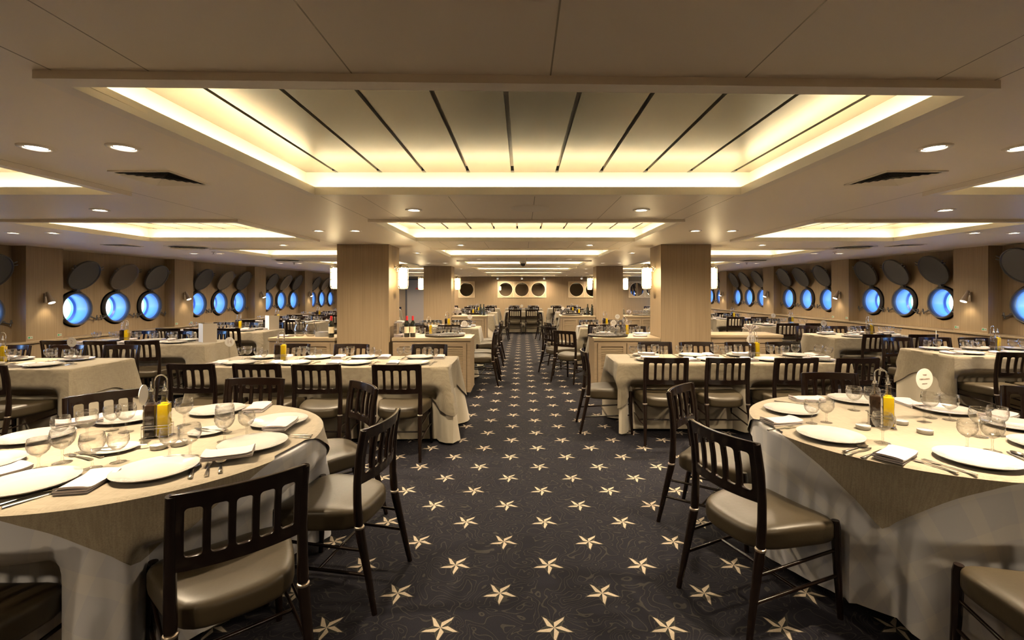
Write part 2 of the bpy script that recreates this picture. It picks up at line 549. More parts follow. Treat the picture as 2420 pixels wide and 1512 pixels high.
tn = 0
for k, nm, q in TRAYS:
    tn += 1
    inner = inset(q, 0.058)
    wallq = inset(q, -0.052)
    bm = bmesh.new()
    def loopz(poly, z): return [bm.verts.new((p[0], p[1], z)) for p in poly]
    def band(A, B):
        for i in range(4):
            bm.faces.new((A[i], A[(i + 1) % 4], B[(i + 1) % 4], B[i]))
    o1 = loopz(q, CE); o2 = loopz(q, CE - .025); i1 = loopz(inner, CE - .025); i2 = loopz(inner, CE + .026); i3 = loopz(inset(q, .05), CE + .026); i4 = loopz(inset(q, .05), CE + .013)
    gro = [loopz(inset(q, d), z) for d, z in ()]
    band(o1, o2); band(o2, i1); band(i1, i2); band(i2, i3); band(i3, i4)
    fr = link('trim_%d' % tn, finish(bm, 'cove_frame', M['paint'], recalc=True))
    fr['kind'] = 'structure'
    bm = bmesh.new()
    a = loopz(wallq, CE + .012); b_ = loopz(wallq, 2.312)
    band(a, b_)
    l = link('cove_wall', finish(bm, 'cove_wall', M['cove'], recalc=False), fr)
    # ceiling boards with open joints, grey track above
    x0, x1 = min(p[0] for p in wallq), max(p[0] for p in wallq)
    y0, y1 = min(p[1] for p in wallq), max(p[1] for p in wallq)
    if nm == 'C': cuts = [-0.068 + .2985 * i for i in range(-4, 6)]
    else: cuts = [((x0 + x1) / 2) + .2985 * (i + .5) for i in range(-4, 3)]
    cuts = [c for c in cuts if x0 + .05 < c < x1 - .05]
    bm = bmesh.new()
    edges = [x0] + [v for c in cuts for v in (c - .010, c + .010)] + [x1]
    for i in range(0, len(edges), 2):
        box(bm, edges[i], edges[i + 1], y0, y1, 2.305, 2.325)
    l = link('cove_panel', finish(bm, 'cove_panel', M['panel']), fr)
    bm = bmesh.new()
    for c in cuts:
        box(bm, c - .016, c + .016, y0, y1, 2.335, 2.35)
    link('slot_track', finish(bm, 'slot_track', M['slot']), fr)
    bm = bmesh.new()
    for c in cuts:
        box(bm, c - .011, c + .011, y1 - .05, y1 - .002, 2.303, 2.334)
    link('slot_end', finish(bm, 'slot_end', M['black']), fr)
    st = inset(q, 0.012)
    bm = bmesh.new()
    for i in range(4):
        p, p2 = Vector(st[i]), Vector(st[(i + 1) % 4])
        dd = (p2 - p).normalized(); nn = Vector((-dd.y, dd.x)) * .008
        z0 = CE + .0135
        pts = [p + nn + dd * .03, p2 + nn - dd * .03, p2 - nn - dd * .03, p - nn + dd * .03]
        lo = [bm.verts.new((v.x, v.y, z0)) for v in pts]; hi = [bm.verts.new((v.x, v.y, z0 + .008)) for v in pts]
        bm.faces.new(hi)
        for j in range(4): bm.faces.new((lo[j], lo[(j + 1) % 4], hi[(j + 1) % 4], hi[j]))
    link('led_strip', finish(bm, 'led_strip', M['led']), fr)

# ---- outer walls with portholes
OFFS = (.96, 1.735, 2.51)
def side_wall(side):
    L = side == 'left'
    X = XL if L else XR; P = PL if L else PR; sg = 1 if L else -1     # sg points into the room
    zc = ZL if L else ZR; rad = .24 if L else .222
    ledge = .76 if L else .88
    bm = bmesh.new()
    def quad(y0, y1, z0, z1, x=X):
        bm.faces.new([bm.verts.new(p) for p in ((x, y0, z0), (x, y1, z0), (x, y1, z1), (x, y0, z1))])
    quad(YF, 3.9, 0, CE)
    ports = []
    for k in range(-1, 5):
        ya = 3.9 + BAY * (k + 1); yb = min(ya + BAY, YB)
        cells = [ya + o for o in OFFS]
        hw = .3875
        ys = ya
        for c in cells:
            if c + .3 > yb: continue
            quad(ys, c - hw, 0, CE)
            # square cell with a round hole
            zlo, zhi = zc - hw, zc + hw
            quad(c - hw, c + hw, 0, zlo); quad(c - hw, c + hw, zhi, CE)
            n = 40
            hole = [bm.verts.new((X, c + rad * math.cos(2 * PI * i / n), zc + rad * math.sin(2 * PI * i / n))) for i in range(n)]
            outer = []
            for i in range(n):
                a = 2 * PI * i / n; s = max(abs(math.cos(a)), abs(math.sin(a)))
                outer.append(bm.verts.new((X, c + hw * math.cos(a) / s, zc + hw * math.sin(a) / s)))
            for i in range(n):
                j = (i + 1) % n
                bm.faces.new((hole[i], hole[j], outer[j], outer[i]))
            ys = c + hw
            ports.append(c)
        quad(ys, yb, 0, CE)
    wl_ = link('wall_' + side, finish(bm, 'wall_' + side, M['oak'], recalc=False))
    wl_['kind'] = 'structure'
    # pilasters and the low ledge under the portholes
    bm = bmesh.new()
    for k in range(-1, 5):
        ya = 3.9 + BAY * (k + 1)
        box(bm, min(X, P), max(X, P), ya, ya + .55, ledge, CE)
    box(bm, min(X, P), max(X, P), YF, 0.9, ledge, CE)
    o = link('pilaster', finish(bm, 'pilaster', M['oak']), wl_)
    bm = bmesh.new()
    box(bm, min(X, P + sg * .02), max(X, P + sg * .02), YF, YB, 0, ledge - .03)
    link('wainscot', finish(bm, 'wainscot', M['oak']), wl_)
    bm = bmesh.new()
    box(bm, min(X, P + sg * .05), max(X, P + sg * .05), YF, YB, ledge - .03, ledge, bev=.004)
    link('ledge', finish(bm, 'ledge', M['oak_top']), wl_)
    return X, P, sg, zc, rad, ports, ledge

WN = [0]
def ring_bm(bm, X, sg, y, z, prof, n=40, mi=0):
    """lathe around the X axis; prof = (radius, distance into the room)"""
    rings = []
    for r, d in prof:
        rings.append([bm.verts.new((X + sg * d, y + r * math.cos(2 * PI * i / n), z + r * math.sin(2 * PI * i / n))) for i in range(n)])
    for a, b in zip(rings, rings[1:]):
        for i in range(n):
            f = bm.faces.new((a[i], a[(i + 1) % n], b[(i + 1) % n], b[i])); f.material_index = mi
    return rings

ORD = ['first', 'second', 'third', 'fourth', 'fifth', 'sixth', 'seventh', 'eighth', 'ninth', 'tenth', 'eleventh', 'twelfth', 'thirteenth', 'fourteenth', 'fifteenth', 'sixteenth', 'seventeenth', 'eighteenth']
win_mesh = {}
def portholes(side):
    X, P, sg, zc, rad, ports, ledge = side_wall(side)
    for i, y in enumerate(ports):
        WN[0] += 1
        if side not in win_mesh:
            bm = bmesh.new()
            ring_bm(bm, 0, sg, 0, 0, [(rad, -.012), (rad, .03), (rad + .012, .052), (rad + .03, .055), (rad + .038, .045), (rad + .038, .0), (rad + .065, .0)][::1])
            fm = finish(bm, 'window_frame', M['iron'], 40)
            bm = bmesh.new()
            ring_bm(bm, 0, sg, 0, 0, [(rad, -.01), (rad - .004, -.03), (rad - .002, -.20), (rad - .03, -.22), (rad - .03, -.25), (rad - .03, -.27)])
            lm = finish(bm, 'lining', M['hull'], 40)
            bm = bmesh.new()
            c = [bm.verts.new((-sg * .235, rad * math.cos(2 * PI * j / 32), rad * math.sin(2 * PI * j / 32))) for j in range(32)]
            c2 = [bm.verts.new((-sg * .247, rad * math.cos(2 * PI * j / 32), rad * math.sin(2 * PI * j / 32))) for j in range(32)]
            bm.faces.new(c); bm.faces.new(c2)
            pm = finish(bm, 'window_pane', M['pane'])
            # swing bolts left and right below the ring
            bm = bmesh.new()
            for s in (-1, 1):
                a = math.radians(-28) if s > 0 else math.radians(208)
                cy, cz = (rad + .06) * math.cos(a), (rad + .06) * math.sin(a)
                tube(bm, [(0, cy, cz), (sg * .05, cy, cz)], .012)
                tube(bm, [(sg * .05, cy - .035 * s, cz), (sg * .055, cy + .05 * s, cz - .035), (sg * .05, cy + .10 * s, cz - .02)], [.012, .009, .012])
                tube(bm, [(sg * .05, cy + .07 * s, cz - .07), (sg * .05, cy + .09 * s, cz + .02)], .010)
            dm = finish(bm, 'swing_bolt', M['iron'], 60)
            win_mesh[side] = (fm, lm, pm, dm)
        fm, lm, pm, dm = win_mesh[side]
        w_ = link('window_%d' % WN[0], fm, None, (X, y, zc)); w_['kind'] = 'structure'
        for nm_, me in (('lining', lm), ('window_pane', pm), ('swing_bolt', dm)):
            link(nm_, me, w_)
        # deadlight cover, hinged at the top of the ring and propped open
        far = max(0, i)
        tilt = math.radians([27, 29, 25][i % 3])
        key = 'cover_' + side
        def build_cover():
            t = thing('porthole_cover', '', 'porthole cover')
            R = .262
            bm = bmesh.new()
            # disc built closed (normal along X), hinge at origin, hanging up along +Z
            def lz(prof, mi=0):
                rings = []
                n = 44
                for r_, d in prof:
                    if r_ < 1e-6: rings.append([bm.verts.new((sg * d, 0, R + .03))])
                    else: rings.append([bm.verts.new((sg * d, r_ * math.cos(2 * PI * j / n), R + .03 + r_ * math.sin(2 * PI * j / n))) for j in range(n)])
                for a, b in zip(rings, rings[1:]):
                    for j in range(n):
                        jj = (j + 1) % n
                        if len(b) == 1: f = bm.faces.new((a[j], a[jj], b[0]))
                        elif len(a) == 1: f = bm.faces.new((b[j], b[jj], a[0]))
                        else: f = bm.faces.new((a[j], a[jj], b[jj], b[j]))
                        f.material_index = mi
            lz([(0, -.014), (R * .6, -.013), (R - .02, -.003), (R - .012, .012), (R, .012), (R + .004, -.004), (R, -.022), (R * .6, -.034), (0, -.036)])
            link('cover_disc', finish(bm, 'cover_disc', M['iron'], 50), t)
            bm = bmesh.new()
            box(bm, -.02, .02, -.03, .03, -.02, .045, bev=.005)
            tube(bm, [(0, -.045, 0), (0, .045, 0)], .014)
            link('hinge', finish(bm, 'hinge', M['iron'], 50), t)
            for s in (-1, 1):
                bm = bmesh.new()
                a = math.radians(62)
                cy, cz = s * (R + .02) * math.sin(a), R + .03 + (R + .02) * math.cos(a)
                d1 = Vector((0, s * math.sin(a), math.cos(a))); d2 = Vector((0, s * math.cos(a), -math.sin(a)))
                c = Vector((0, cy, cz))
                tube(bm, [c - d1 * .03 - d2 * .022, c + d1 * .03 - d2 * .026], .010)
                tube(bm, [c - d1 * .03 + d2 * .022, c + d1 * .03 + d2 * .026], .010)
                link('lug', finish(bm, 'lug', M['iron'], 60), t)
            return t
        pf = 'pale-lit ' if (side, i) in () else ''
        lab = 'round dark iron porthole cover propped open above the %s porthole of the %s wall' % (ORD[i], side)
        t = place(key, build_cover, (X + sg * .035, y, zc + rad + .055), 0, lab, 'open porthole covers along the %s wall' % side)
        t.rotation_euler = (0, sg * tilt, 0)
        if (side, i % 3) in (('left', 1),):
            for ch in t.children:
                if ch.name.startswith('cover_disc'):
                    if 'iron_grey_disc' not in bpy.data.meshes:
                        me = ch.data.copy(); me.name = 'iron_grey_disc'; me.materials.clear(); me.materials.append(M['irongrey'])
                    ch.data = bpy.data.meshes['iron_grey_disc']
                    t['label'] = 'round brown-grey iron porthole cover propped open above the %s porthole of the %s wall' % (ORD[i], side)
    return X, P, sg, ledge

sides = {}
sides['left'] = portholes('left')
sides['right'] = portholes('right')

# ---- rear wall and the recessed door on its left
slab('wall_back', XL - .1, XR + .1, YB, YB + .12, 0, CE, M['oak'])
d1 = slab('door_1', -5.35, -4.3, YB - .03, YB, 0, 2.0, M['grey'])
bm = bmesh.new(); box(bm, -5.43, -5.35, YB - .05, YB, 0, 2.06); box(bm, -4.3, -4.22, YB - .05, YB, 0, 2.06); box(bm, -5.35, -4.3, YB - .05, YB, 2.0, 2.06)
link('door_frame', finish(bm, 'door_frame', M['iron']), d1)
bm = bmesh.new(); tube(bm, [(-4.42, YB - .03, 1.0), (-4.42, YB - .08, 1.0), (-4.54, YB - .08, 1.0)], .012)
link('door_handle', finish(bm, 'door_handle', M['satin']), d1)

def build_mirror():
    t = thing('porthole_mirror', '', 'mirror')
    bm = bmesh.new()
    n = 40; hw = .360; r0 = .325
    hole = [bm.verts.new((r0 * math.cos(2 * PI * i / n), -.012, r0 * math.sin(2 * PI * i / n))) for i in range(n)]
    out = []
    for i in range(n):
        a = 2 * PI * i / n; s = max(abs(math.cos(a)), abs(math.sin(a)))
        out.append(bm.verts.new((hw * math.cos(a) / s, -.012, hw * math.sin(a) / s)))
    back = [bm.verts.new((v.co.x, 0, v.co.z)) for v in out]
    for i in range(n):
        j = (i + 1) % n
        bm.faces.new((hole[i], hole[j], out[j], out[i])); bm.faces.new((out[i], out[j], back[j], back[i]))
    link('surround', finish(bm, 'surround', M['mframe']), t)
    bm = bmesh.new()
    for (a, b, c, d) in ((-hw - .012, -hw + .004, -hw - .012, hw + .012), (hw - .004, hw + .012, -hw - .012, hw + .012), (-hw, hw, -hw - .012, -hw + .004), (-hw, hw, hw - .004, hw + .012)):
        box(bm, a, b, -.02, 0, c, d)
    link('edge_bead', finish(bm, 'edge_bead', M['rim']), t)
    bm = bmesh.new()
    prof = [(r0 - .012, -.016), (r0 - .006, -.03), (r0 + .012, -.03), (r0 + .018, -.012)]
    rings = [[bm.verts.new((r_ * math.cos(2 * PI * i / n), d, r_ * math.sin(2 * PI * i / n))) for i in range(n)] for r_, d in prof]
    for a, b in zip(rings, rings[1:]):
        for i in range(n): bm.faces.new((a[i], a[(i + 1) % n], b[(i + 1) % n], b[i]))
    link('rim', finish(bm, 'rim', M['rim'], 60), t)
    bm = bmesh.new()
    bm.faces.new([bm.verts.new(((r0 - .01) * math.cos(2 * PI * i / n), -.018, (r0 - .01) * math.sin(2 * PI * i / n))) for i in range(n)])
    link('mirror_glass', finish(bm, 'mirror_glass', M['mirror']), t)
    return t
for i, (px, d) in enumerate(((-2.60, 'left of the aisle, nearest the aisle'), (-.785, 'left one of the middle three'), (-.035, 'centre one of the middle three'), (.725, 'right one of the middle three'),
                             (2.50, 'right of the aisle, nearest the aisle'), (3.25, 'half behind the small right pillar'), (5.30, 'left one of the far right pair'), (6.06, 'right one of the far right pair'))):
    place('mirror', build_mirror, (px, YB, 1.56), 0, 'round mirror in square surround, far wall, %s' % d, 'round mirrors on the far wall')

# ---- pillars with their lanterns
def build_lantern():
    t = thing('wall_lantern', '', 'wall lamp')
    # origin at the wall, arm along +X, lamp body centred at x = .13
    mk('mounting_plate', lambda b: (lathe(b, [(0, .0), (.032, .0), (.032, .012), (.02, .018), (0, .018)], 16, axis='X', c=(0, 0, .17))), M['chrome'], t, 40)
    def arm(b):
        tube(b, [(.012, 0, .15), (.03, 0, .11), (.045, 0, .125), (.05, 0, .17), (.075, 0, .215), (.13, 0, .22)], .0085, 8)
        tube(b, [(.012, 0, .17), (.04, 0, .19), (.075, 0, .215)], .007, 8)
    mk('arm', arm, M['chrome'], t, 60)
    def cap(b):
        lathe(b, [(0, .235), (.02, .232), (.035, .215), (.062, .205), (.072, .190), (.072, .168), (.06, .160)], 24, c=(.13, 0, 0))
        for i in range(8):
            a = 2 * PI * i / 8
            tube(b, [(.13 + .066 * math.cos(a), .066 * math.sin(a), .20), (.13 + .080 * math.cos(a), .080 * math.sin(a), .175)], .006, 6)
    mk('cap', cap, M['chrome'], t, 50)
    mk('lamp_glass', lambda b: lathe(b, [(.052, .165), (.058, .155), (.060, .10), (.060, -.08), (.056, -.105), (.045, -.118), (0, -.118)], 24, c=(.13, 0, 0)), M['lantern'], t, 60)
    def cage(b):
        for i in range(8):
            a = 2 * PI * i / 8 + .2
            c, s = math.cos(a), math.sin(a)
            tube(b, [(.13 + .074 * c, .074 * s, .175), (.13 + .074 * c, .074 * s, -.10), (.13 + .060 * c, .060 * s, -.135)], .003, 6)
        for z in (.10, .0, -.10):
            rings = lathe(b, [(.0735, z - .004), (.0775, z), (.0735, z + .004), (.0715, z), (.0735, z - .004)], 24, c=(.13, 0, 0))
        lathe(b, [(0, -.145), (.060, -.142), (.068, -.135), (.060, -.128), (0, -.128)], 24, c=(.13, 0, 0))
    mk('cage', cage, M['brass'], t, 60)
    return t
pn = 0
for (xa, xb, s) in ((-2.616, -1.885, 'left'), (1.95, 2.655, 'right')):
    for (ya, yb, dn) in ((6.62, 7.18, 'near'), (12.42, 12.98, 'far')):
        pn += 1
        o = slab('pillar', xa, xb, ya, yb, 0, CE, M['oak'])
        yc = (ya + yb) / 2 + (.0 if dn == 'near' else 0)
        place('lantern', build_lantern, (xb, yc, 1.665), 0, 'lit caged glass lantern on the right side of the %s %s pillar' % (dn, s), 'caged wall lanterns on the pillars')
        place('lantern', build_lantern, (xa, yc, 1.665), PI, 'lit caged glass lantern on the left side of the %s %s pillar' % (dn, s), 'caged wall lanterns on the pillars')

# ---- downlights: a trim ring, a lit lens and the lamp's own beam
def spot_light(parent, loc, power, ang=62, blend=.85, tgt=None):
    ld = bpy.data.lights.new('beam', 'SPOT')
    ld.energy = power; ld.spot_size = math.radians(ang); ld.spot_blend = blend
    ld.color = WARM; ld.shadow_soft_size = .03
    o = bpy.data.objects.new('beam', ld); COL.objects.link(o)
    o.parent = parent; o.location = loc
    return o
def build_downlight():
    t = thing('recessed_downlight', '', 'downlight')
    mk('trim_ring', lambda b: lathe(b, [(.043, -.0015), (.047, -.007), (.060, -.008), (.067, -.004), (.069, .001)], 28), M['paint'], t, 60)
    mk('reflector', lambda b: lathe(b, [(.0435, -.002), (.040, -.0012), (.037, -.0008)], 28), M['black'], t, 60)
    mk('lens', lambda b: (lathe(b, [(.038, -.0012), (.02, -.0022), (0, -.0026)], 28)), M['lamp'], t, 60)
    spot_light(t, (0, 0, -.014), SPOT_POWER, 36, .9)
    spot_light(t, (0, 0, -.014), WIDE_POWER, 160, 1.0)
    return t
NB = {'x': 0}
def dl(x, y, lab):
    return place('downlight', build_downlight, (x, y, CE), 0, lab, 'recessed ceiling downlights')
sdn = {-1: 'left', 1: 'right'}
for j in range(-1, 7):
    yb_ = 2.145 + 2.97 * j if j < 4 else 2.145 + 2.95 * j
    for s in (-1, 1):
        for xx, w_ in ((1.85, 'inner'), (2.25, 'outer')):
            if j == -1: lb = 'lit recessed downlight above the viewpoint, %s side, %s one' % (sdn[s], w_)
            else: lb = 'lit recessed downlight in %s strip beside the %s centre cove, %s one of its pair' % (sdn[s], ORD[j], w_)
            dl(s * xx + .03, yb_, lb)
    if j >= 0:
        for s in (-1, 1):
            for xx, w_ in ((5.2, 'inner'), (5.65, 'outer')):
                dl(s * xx - .1, 5.3 + 2.92 * (j - 1), 'lit recessed downlight near %s porthole wall, row %s, %s one' % (sdn[s], ORD[j], w_))
    if j >= 0:
        yg = 3.80 + 2.91 * j
        for s in (-1, 1):
            dl(s * .92 + .04, yg, 'lit recessed downlight %s of the aisle just beyond the %s centre cove' % (sdn[s], ORD[j]))
            dl(s * 3.42, yg, 'lit recessed downlight just beyond the %s %s side cove' % (ORD[j], sdn[s]))

# ---- accent lamps above the far mirrors
def build_accent():
    t = thing('ceiling_spot', '', 'spotlight')
    mk('stem', lambda b: lathe(b, [(0, 0), (.03, 0), (.03, -.01), (.012, -.012), (.012, -.05), (0, -.05)], 14), M['satin'], t, 50)
    mk('lamp_head', lambda b: lathe(b, [(0, .03), (.04, .03), (.048, -.05), (0, -.05)], 16, c=(0, .0, -.08)), M['satin'], t, 50)
    mk('lens', lambda b: lathe(b, [(.040, -.0515), (0, -.0515)], 16, c=(0, 0, -.08)), M['bulb'], t)
    return t
for i, x in enumerate((-2.9, -1.1, -.03, .95, 2.6, 5.3)):
    o = place('accent', build_accent, (x, YB - 1.1, CE), 0, 'small lit ceiling spot facing the far wall, %s from the left' % ORD[i], 'spots in front of the far wall')

# ---- air vents, speaker, camera dome, smoke detectors
def build_vent():
    t = thing('ceiling_vent', '', 'air vent')
    mk('frame', lambda b: [box(b, *v) for v in ((-.17, .17, -.17, -.150, -.006, 0), (-.17, .17, .150, .17, -.006, 0), (-.17, -.150, -.15, .15, -.006, 0), (.150, .17, -.15, .15, -.006, 0))], M['paint'], t)
    def louv(b):
        for i in range(5):
            o = .150 - .028 * i; i_ = o - .026
            A = [b.verts.new((sx * o, sy * o, -.013)) for sx, sy in ((-1, -1), (1, -1), (1, 1), (-1, 1))]
            B = [b.verts.new((sx * i_, sy * i_, -.004)) for sx, sy in ((-1, -1), (1, -1), (1, 1), (-1, 1))]
            for j in range(4): b.faces.new((A[j], A[(j + 1) % 4], B[(j + 1) % 4], B[j]))
    mk('louvre', louv, M['paint'], t)
    mk('duct', lambda b: box(b, -.15, .15, -.15, .15, -.002, -.0005), M['darkvoid'], t)
    return t
VN = [('left', -2.09, 2.725, 'left square louvred ceiling vent near two downlights'), ('right', 2.15, 2.725, 'right square louvred ceiling vent near two downlights'),
      ('left', -5.75, 6.75, 'square louvred ceiling vent near the left porthole wall'), ('right', 5.5, 6.75, 'square louvred ceiling vent near the right porthole wall')]
for _, x, y, lb in VN:
    place('vent', build_vent, (x, y, CE), 0, lb, 'square ceiling vents')
def build_rvent():
    t = thing('round_ceiling_vent', '', 'air vent')
    mk('frame', lambda b: lathe(b, [(.30, 0), (.30, -.008), (.27, -.012), (.25, -.004), (.25, 0)], 36), M['paint'], t, 50)
    mk('duct', lambda b: lathe(b, [(.25, -.002), (0, -.002)], 36), M['darkvoid'], t)
    mk('louvre', lambda b: [lathe(b, [(r_, -.030), (r_ - .035, -.012)], 36) for r_ in (.23, .18, .13, .08)], M['paint'], t, 60)
    return t
for j, y in enumerate((7.0, 9.95, 12.9, 15.8)):
    for s, x in (('left', -4.98), ('right', 4.92)):
        place('rvent', build_rvent, (x, y, CE), 0, 'round dark-slotted ceiling vent, %s side, %s from the camera' % (s, ORD[j]), 'round ceiling vents')
o = mk('ceiling_speaker', lambda b: lathe(b, [(0, -.008), (.13, -.008), (.15, -.004), (.152, 0)], 40), M['paint'], None, 60, (.06, 3.73, CE))
tag(o, 'round flush ceiling speaker cover between first and second centre coves', 'speaker')
t = thing('dome_camera', 'small white dome security camera under the ceiling above the aisle', 'security camera', (.01, 10.3, CE))
mk('base', lambda b: lathe(b, [(.075, 0), (.075, -.05), (.06, -.06), (0, -.06)], 24), M['sign'], t, 50)
mk('dome', lambda b: lathe(b, [(.058, -.058), (.055, -.08), (.04, -.105), (.02, -.117), (0, -.12)], 24), M['black'], t, 60)
for i, (x, y) in enumerate(((-5.2, 7.9), (5.25, 7.9), (-5.3, 10.9), (5.2, 10.9))):
    place('sprinkler', lambda: tag(mk('sprinkler', lambda b: (lathe(b, [(.03, 0), (.028, -.008), (.008, -.01), (.007, -.035), (.018, -.037), (.018, -.041), (0, -.041)], 14)), M['satin'], None, 50), 'x', 'sprinkler'), (x, y, CE), 0,
          'tiny sprinkler head on the ceiling, %s side, %s one' % ('left' if x < 0 else 'right', 'nearer' if y < 9 else 'farther'), 'ceiling sprinklers')

# ---- cone reading lamps on the pilasters and the low green escape signs
def build_cone():
    t = thing('wall_spot', '', 'wall lamp')
    mk('bracket', lambda b: (box(b, 0, .012, -.022, .022, -.07, .07, bev=.003), tube(b, [(.01, 0, .03), (.05, 0, .05)], .008)), M['satin'], t, 50)
    def sh(b):
        tube(b, [(.035, 0, .09), (.05, 0, .05), (.105, 0, -.07)], [.018, .024, .045], 18)
    mk('lamp_shade', sh, M['satin'], t, 60)
    mk('lens', lambda b: tube(b, [(.1055, 0, -.0712), (.107, 0, -.0745)], [.039, .038], 18), M['bulb'], t)
    ld = bpy.data.lights.new('beam', 'SPOT'); ld.energy = 2.2; ld.spot_size = math.radians(95); ld.spot_blend = .8; ld.color = (1, .78, .48); ld.shadow_soft_size = .03
    o = bpy.data.objects.new('beam', ld); COL.objects.link(o); o.parent = t; o.location = (.112, 0, -.085); o.rotation_euler = (0, math.radians(14), 0)
    return t
for side in ('left', 'right'):
    X, P, sg, ledge = sides[side]
    for k in range(0, 5):
        ya = 3.9 + BAY * (k + 1)
        place('cone', build_cone, (P, ya + .27, 1.39 if side == 'left' else 1.41), 0 if sg > 0 else PI,
              'small metal cone wall lamp lit downward on the %s pilaster of the %s wall' % (ORD[k], side), 'cone lamps on the pilasters')
        if k < 2:
            for dy, nf in ((.035, 'near'), (.47, 'far')):
                def bs():
                    t = thing('escape_sign', '', 'exit sign')
                    mk('panel', lambda b: box(b, 0, .004, -.035, .035, -.02, .02), M['sign'], t)
                    def arrow(b):
                        for pts in (((.0045, -.028, .012), (.0045, -.002, .012), (.0045, -.002, -.012), (.0045, -.028, -.012)),
                                    ((.0045, .004, .003), (.0045, .018, .003), (.0045, .018, -.003), (.0045, .004, -.003)),
                                    ((.0045, .018, .010), (.0045, .030, 0), (.0045, .018, -.010))):
                            b.faces.new([b.verts.new(p) for p in pts])
                    mk('arrow_print', arrow, M['green'], t)
                    return t
                place('lowsign', bs, (P, ya + dy + .02, ledge + .055), 0 if sg > 0 else PI,
                      'tiny green escape sign, low on %s edge of %s pilaster, %s wall' % (nf, ORD[k], side), 'low escape signs')
t = tag(mk('exit_sign', lambda b: box(b, -.09, .09, -.02, 0, -.03, .03), M['redled'], None, None, (-4.86, YB - .03, 1.60)), 'small red sign on the grey door at the far wall', 'sign')

# ================================================================== CHAIRS
def cushion(bm, n=10):
    def f(u): return u
    vs = {}
    def vert(a, b, c):
        key = (round(a, 5), round(b, 5), round(c, 5))
        if key in vs: return vs[key]
        P = 4.5
        L = (abs(a) ** P + abs(b) ** P + abs(c) ** P) ** (1 / P)
        x, y, z = a / L, b / L, c / L
        t = (y + 1) / 2
        hw = .188 + .062 * min(1, t * 1.3)
        X = x * hw
        Y = -.208 + t * .462
        Z = .402 + .052 * z
        if z > 0: Z += .016 * (X / hw) ** 2 - .010 * max(0, 1 - abs(y)) * 0 + .006 * math.cos(y * 2.2)
        else: Z -= .012 * (1 - (X / hw) ** 2)
        v = bm.verts.new((X, Y, Z)); vs[key] = v
        return v
    g = [-1 + 2 * i / n for i in range(n + 1)]
    for ax in range(3):
        for sgn in (-1, 1):
            for i in range(n):
                for j in range(n):
                    q = []
                    for (a, b) in ((g[i], g[j]), (g[i + 1], g[j]), (g[i + 1], g[j + 1]), (g[i], g[j + 1])):
                        c = [0, 0, 0]; c[ax] = sgn; c[(ax + 1) % 3] = a; c[(ax + 2) % 3] = b
                        q.append(vert(*c))
                    bm.faces.new(q)

def back_panel_mesh():
    """rounded openings cut out of one curved board"""
    def rr(x0, x1, z0, z1, r, n=4):
        pts = []
        for cx, cz, a0 in ((x1 - r, z1 - r, 0), (x0 + r, z1 - r, 90), (x0 + r, z0 + r, 180), (x1 - r, z0 + r, 270)):
            for i in range(n + 1):
                a = math.radians(a0 + 90 * i / n)
                pts.append((cx + r * math.cos(a), cz + r * math.sin(a)))
        return pts
    cu = bpy.data.curves.new('backrest', 'CURVE'); cu.dimensions = '2D'; cu.fill_mode = 'BOTH'
    cu.extrude = .006; cu.bevel_depth = .003; cu.bevel_resolution = 1
    loops = [rr(-.206, .206, .588, .848, .008)]
    step = .358 / 5
    for i in range(5):
        xa = -.179 + step * i + .0085; xb = -.179 + step * (i + 1) - .0085
        loops.append(rr(xa, xb, .628, .800, .015))
    for lp in loops:
        s = cu.splines.new('POLY'); s.points.add(len(lp) - 1); s.use_cyclic_u = True
        for p, (x, z) in zip(s.points, lp): p.co = (x, z, 0, 1)
    ob = bpy.data.objects.new('backrest_source', cu); COL.objects.link(ob)
    me = bpy.data.meshes.new_from_object(ob.evaluated_get(bpy.context.evaluated_depsgraph_get()))
    bpy.data.objects.remove(ob)
    bm = bmesh.new(); bm.from_mesh(me)
    bmesh.ops.remove_doubles(bm, verts=bm.verts, dist=1e-5)
    for i in range(-7, 8):
        bmesh.ops.bisect_plane(bm, geom=bm.verts[:] + bm.edges[:] + bm.faces[:], plane_co=(i * .026, 0, 0), plane_no=(1, 0, 0))
    for z in (.65, .69, .73, .77):
        bmesh.ops.bisect_plane(bm, geom=bm.verts[:] + bm.edges[:] + bm.faces[:], plane_co=(0, z, 0), plane_no=(0, 1, 0))
    for v in bm.verts:
        x, z, t = v.co
        v.co = (x, t + posty(z) - .034 * (1 - min(1, (x / .2) ** 2)), z)
    return finish(bm, 'backrest', M['darkwood'], 35)

def posty(z):
    pts = [(0, -.300), (.39, -.215), (.50, -.207), (.60, -.206), (.72, -.215), (.85, -.238)]
    for (a, ya), (b, yb) in zip(pts, pts[1:]):
        if z <= b: return ya + (yb - ya) * (z - a) / (b - a)
    return pts[-1][1]

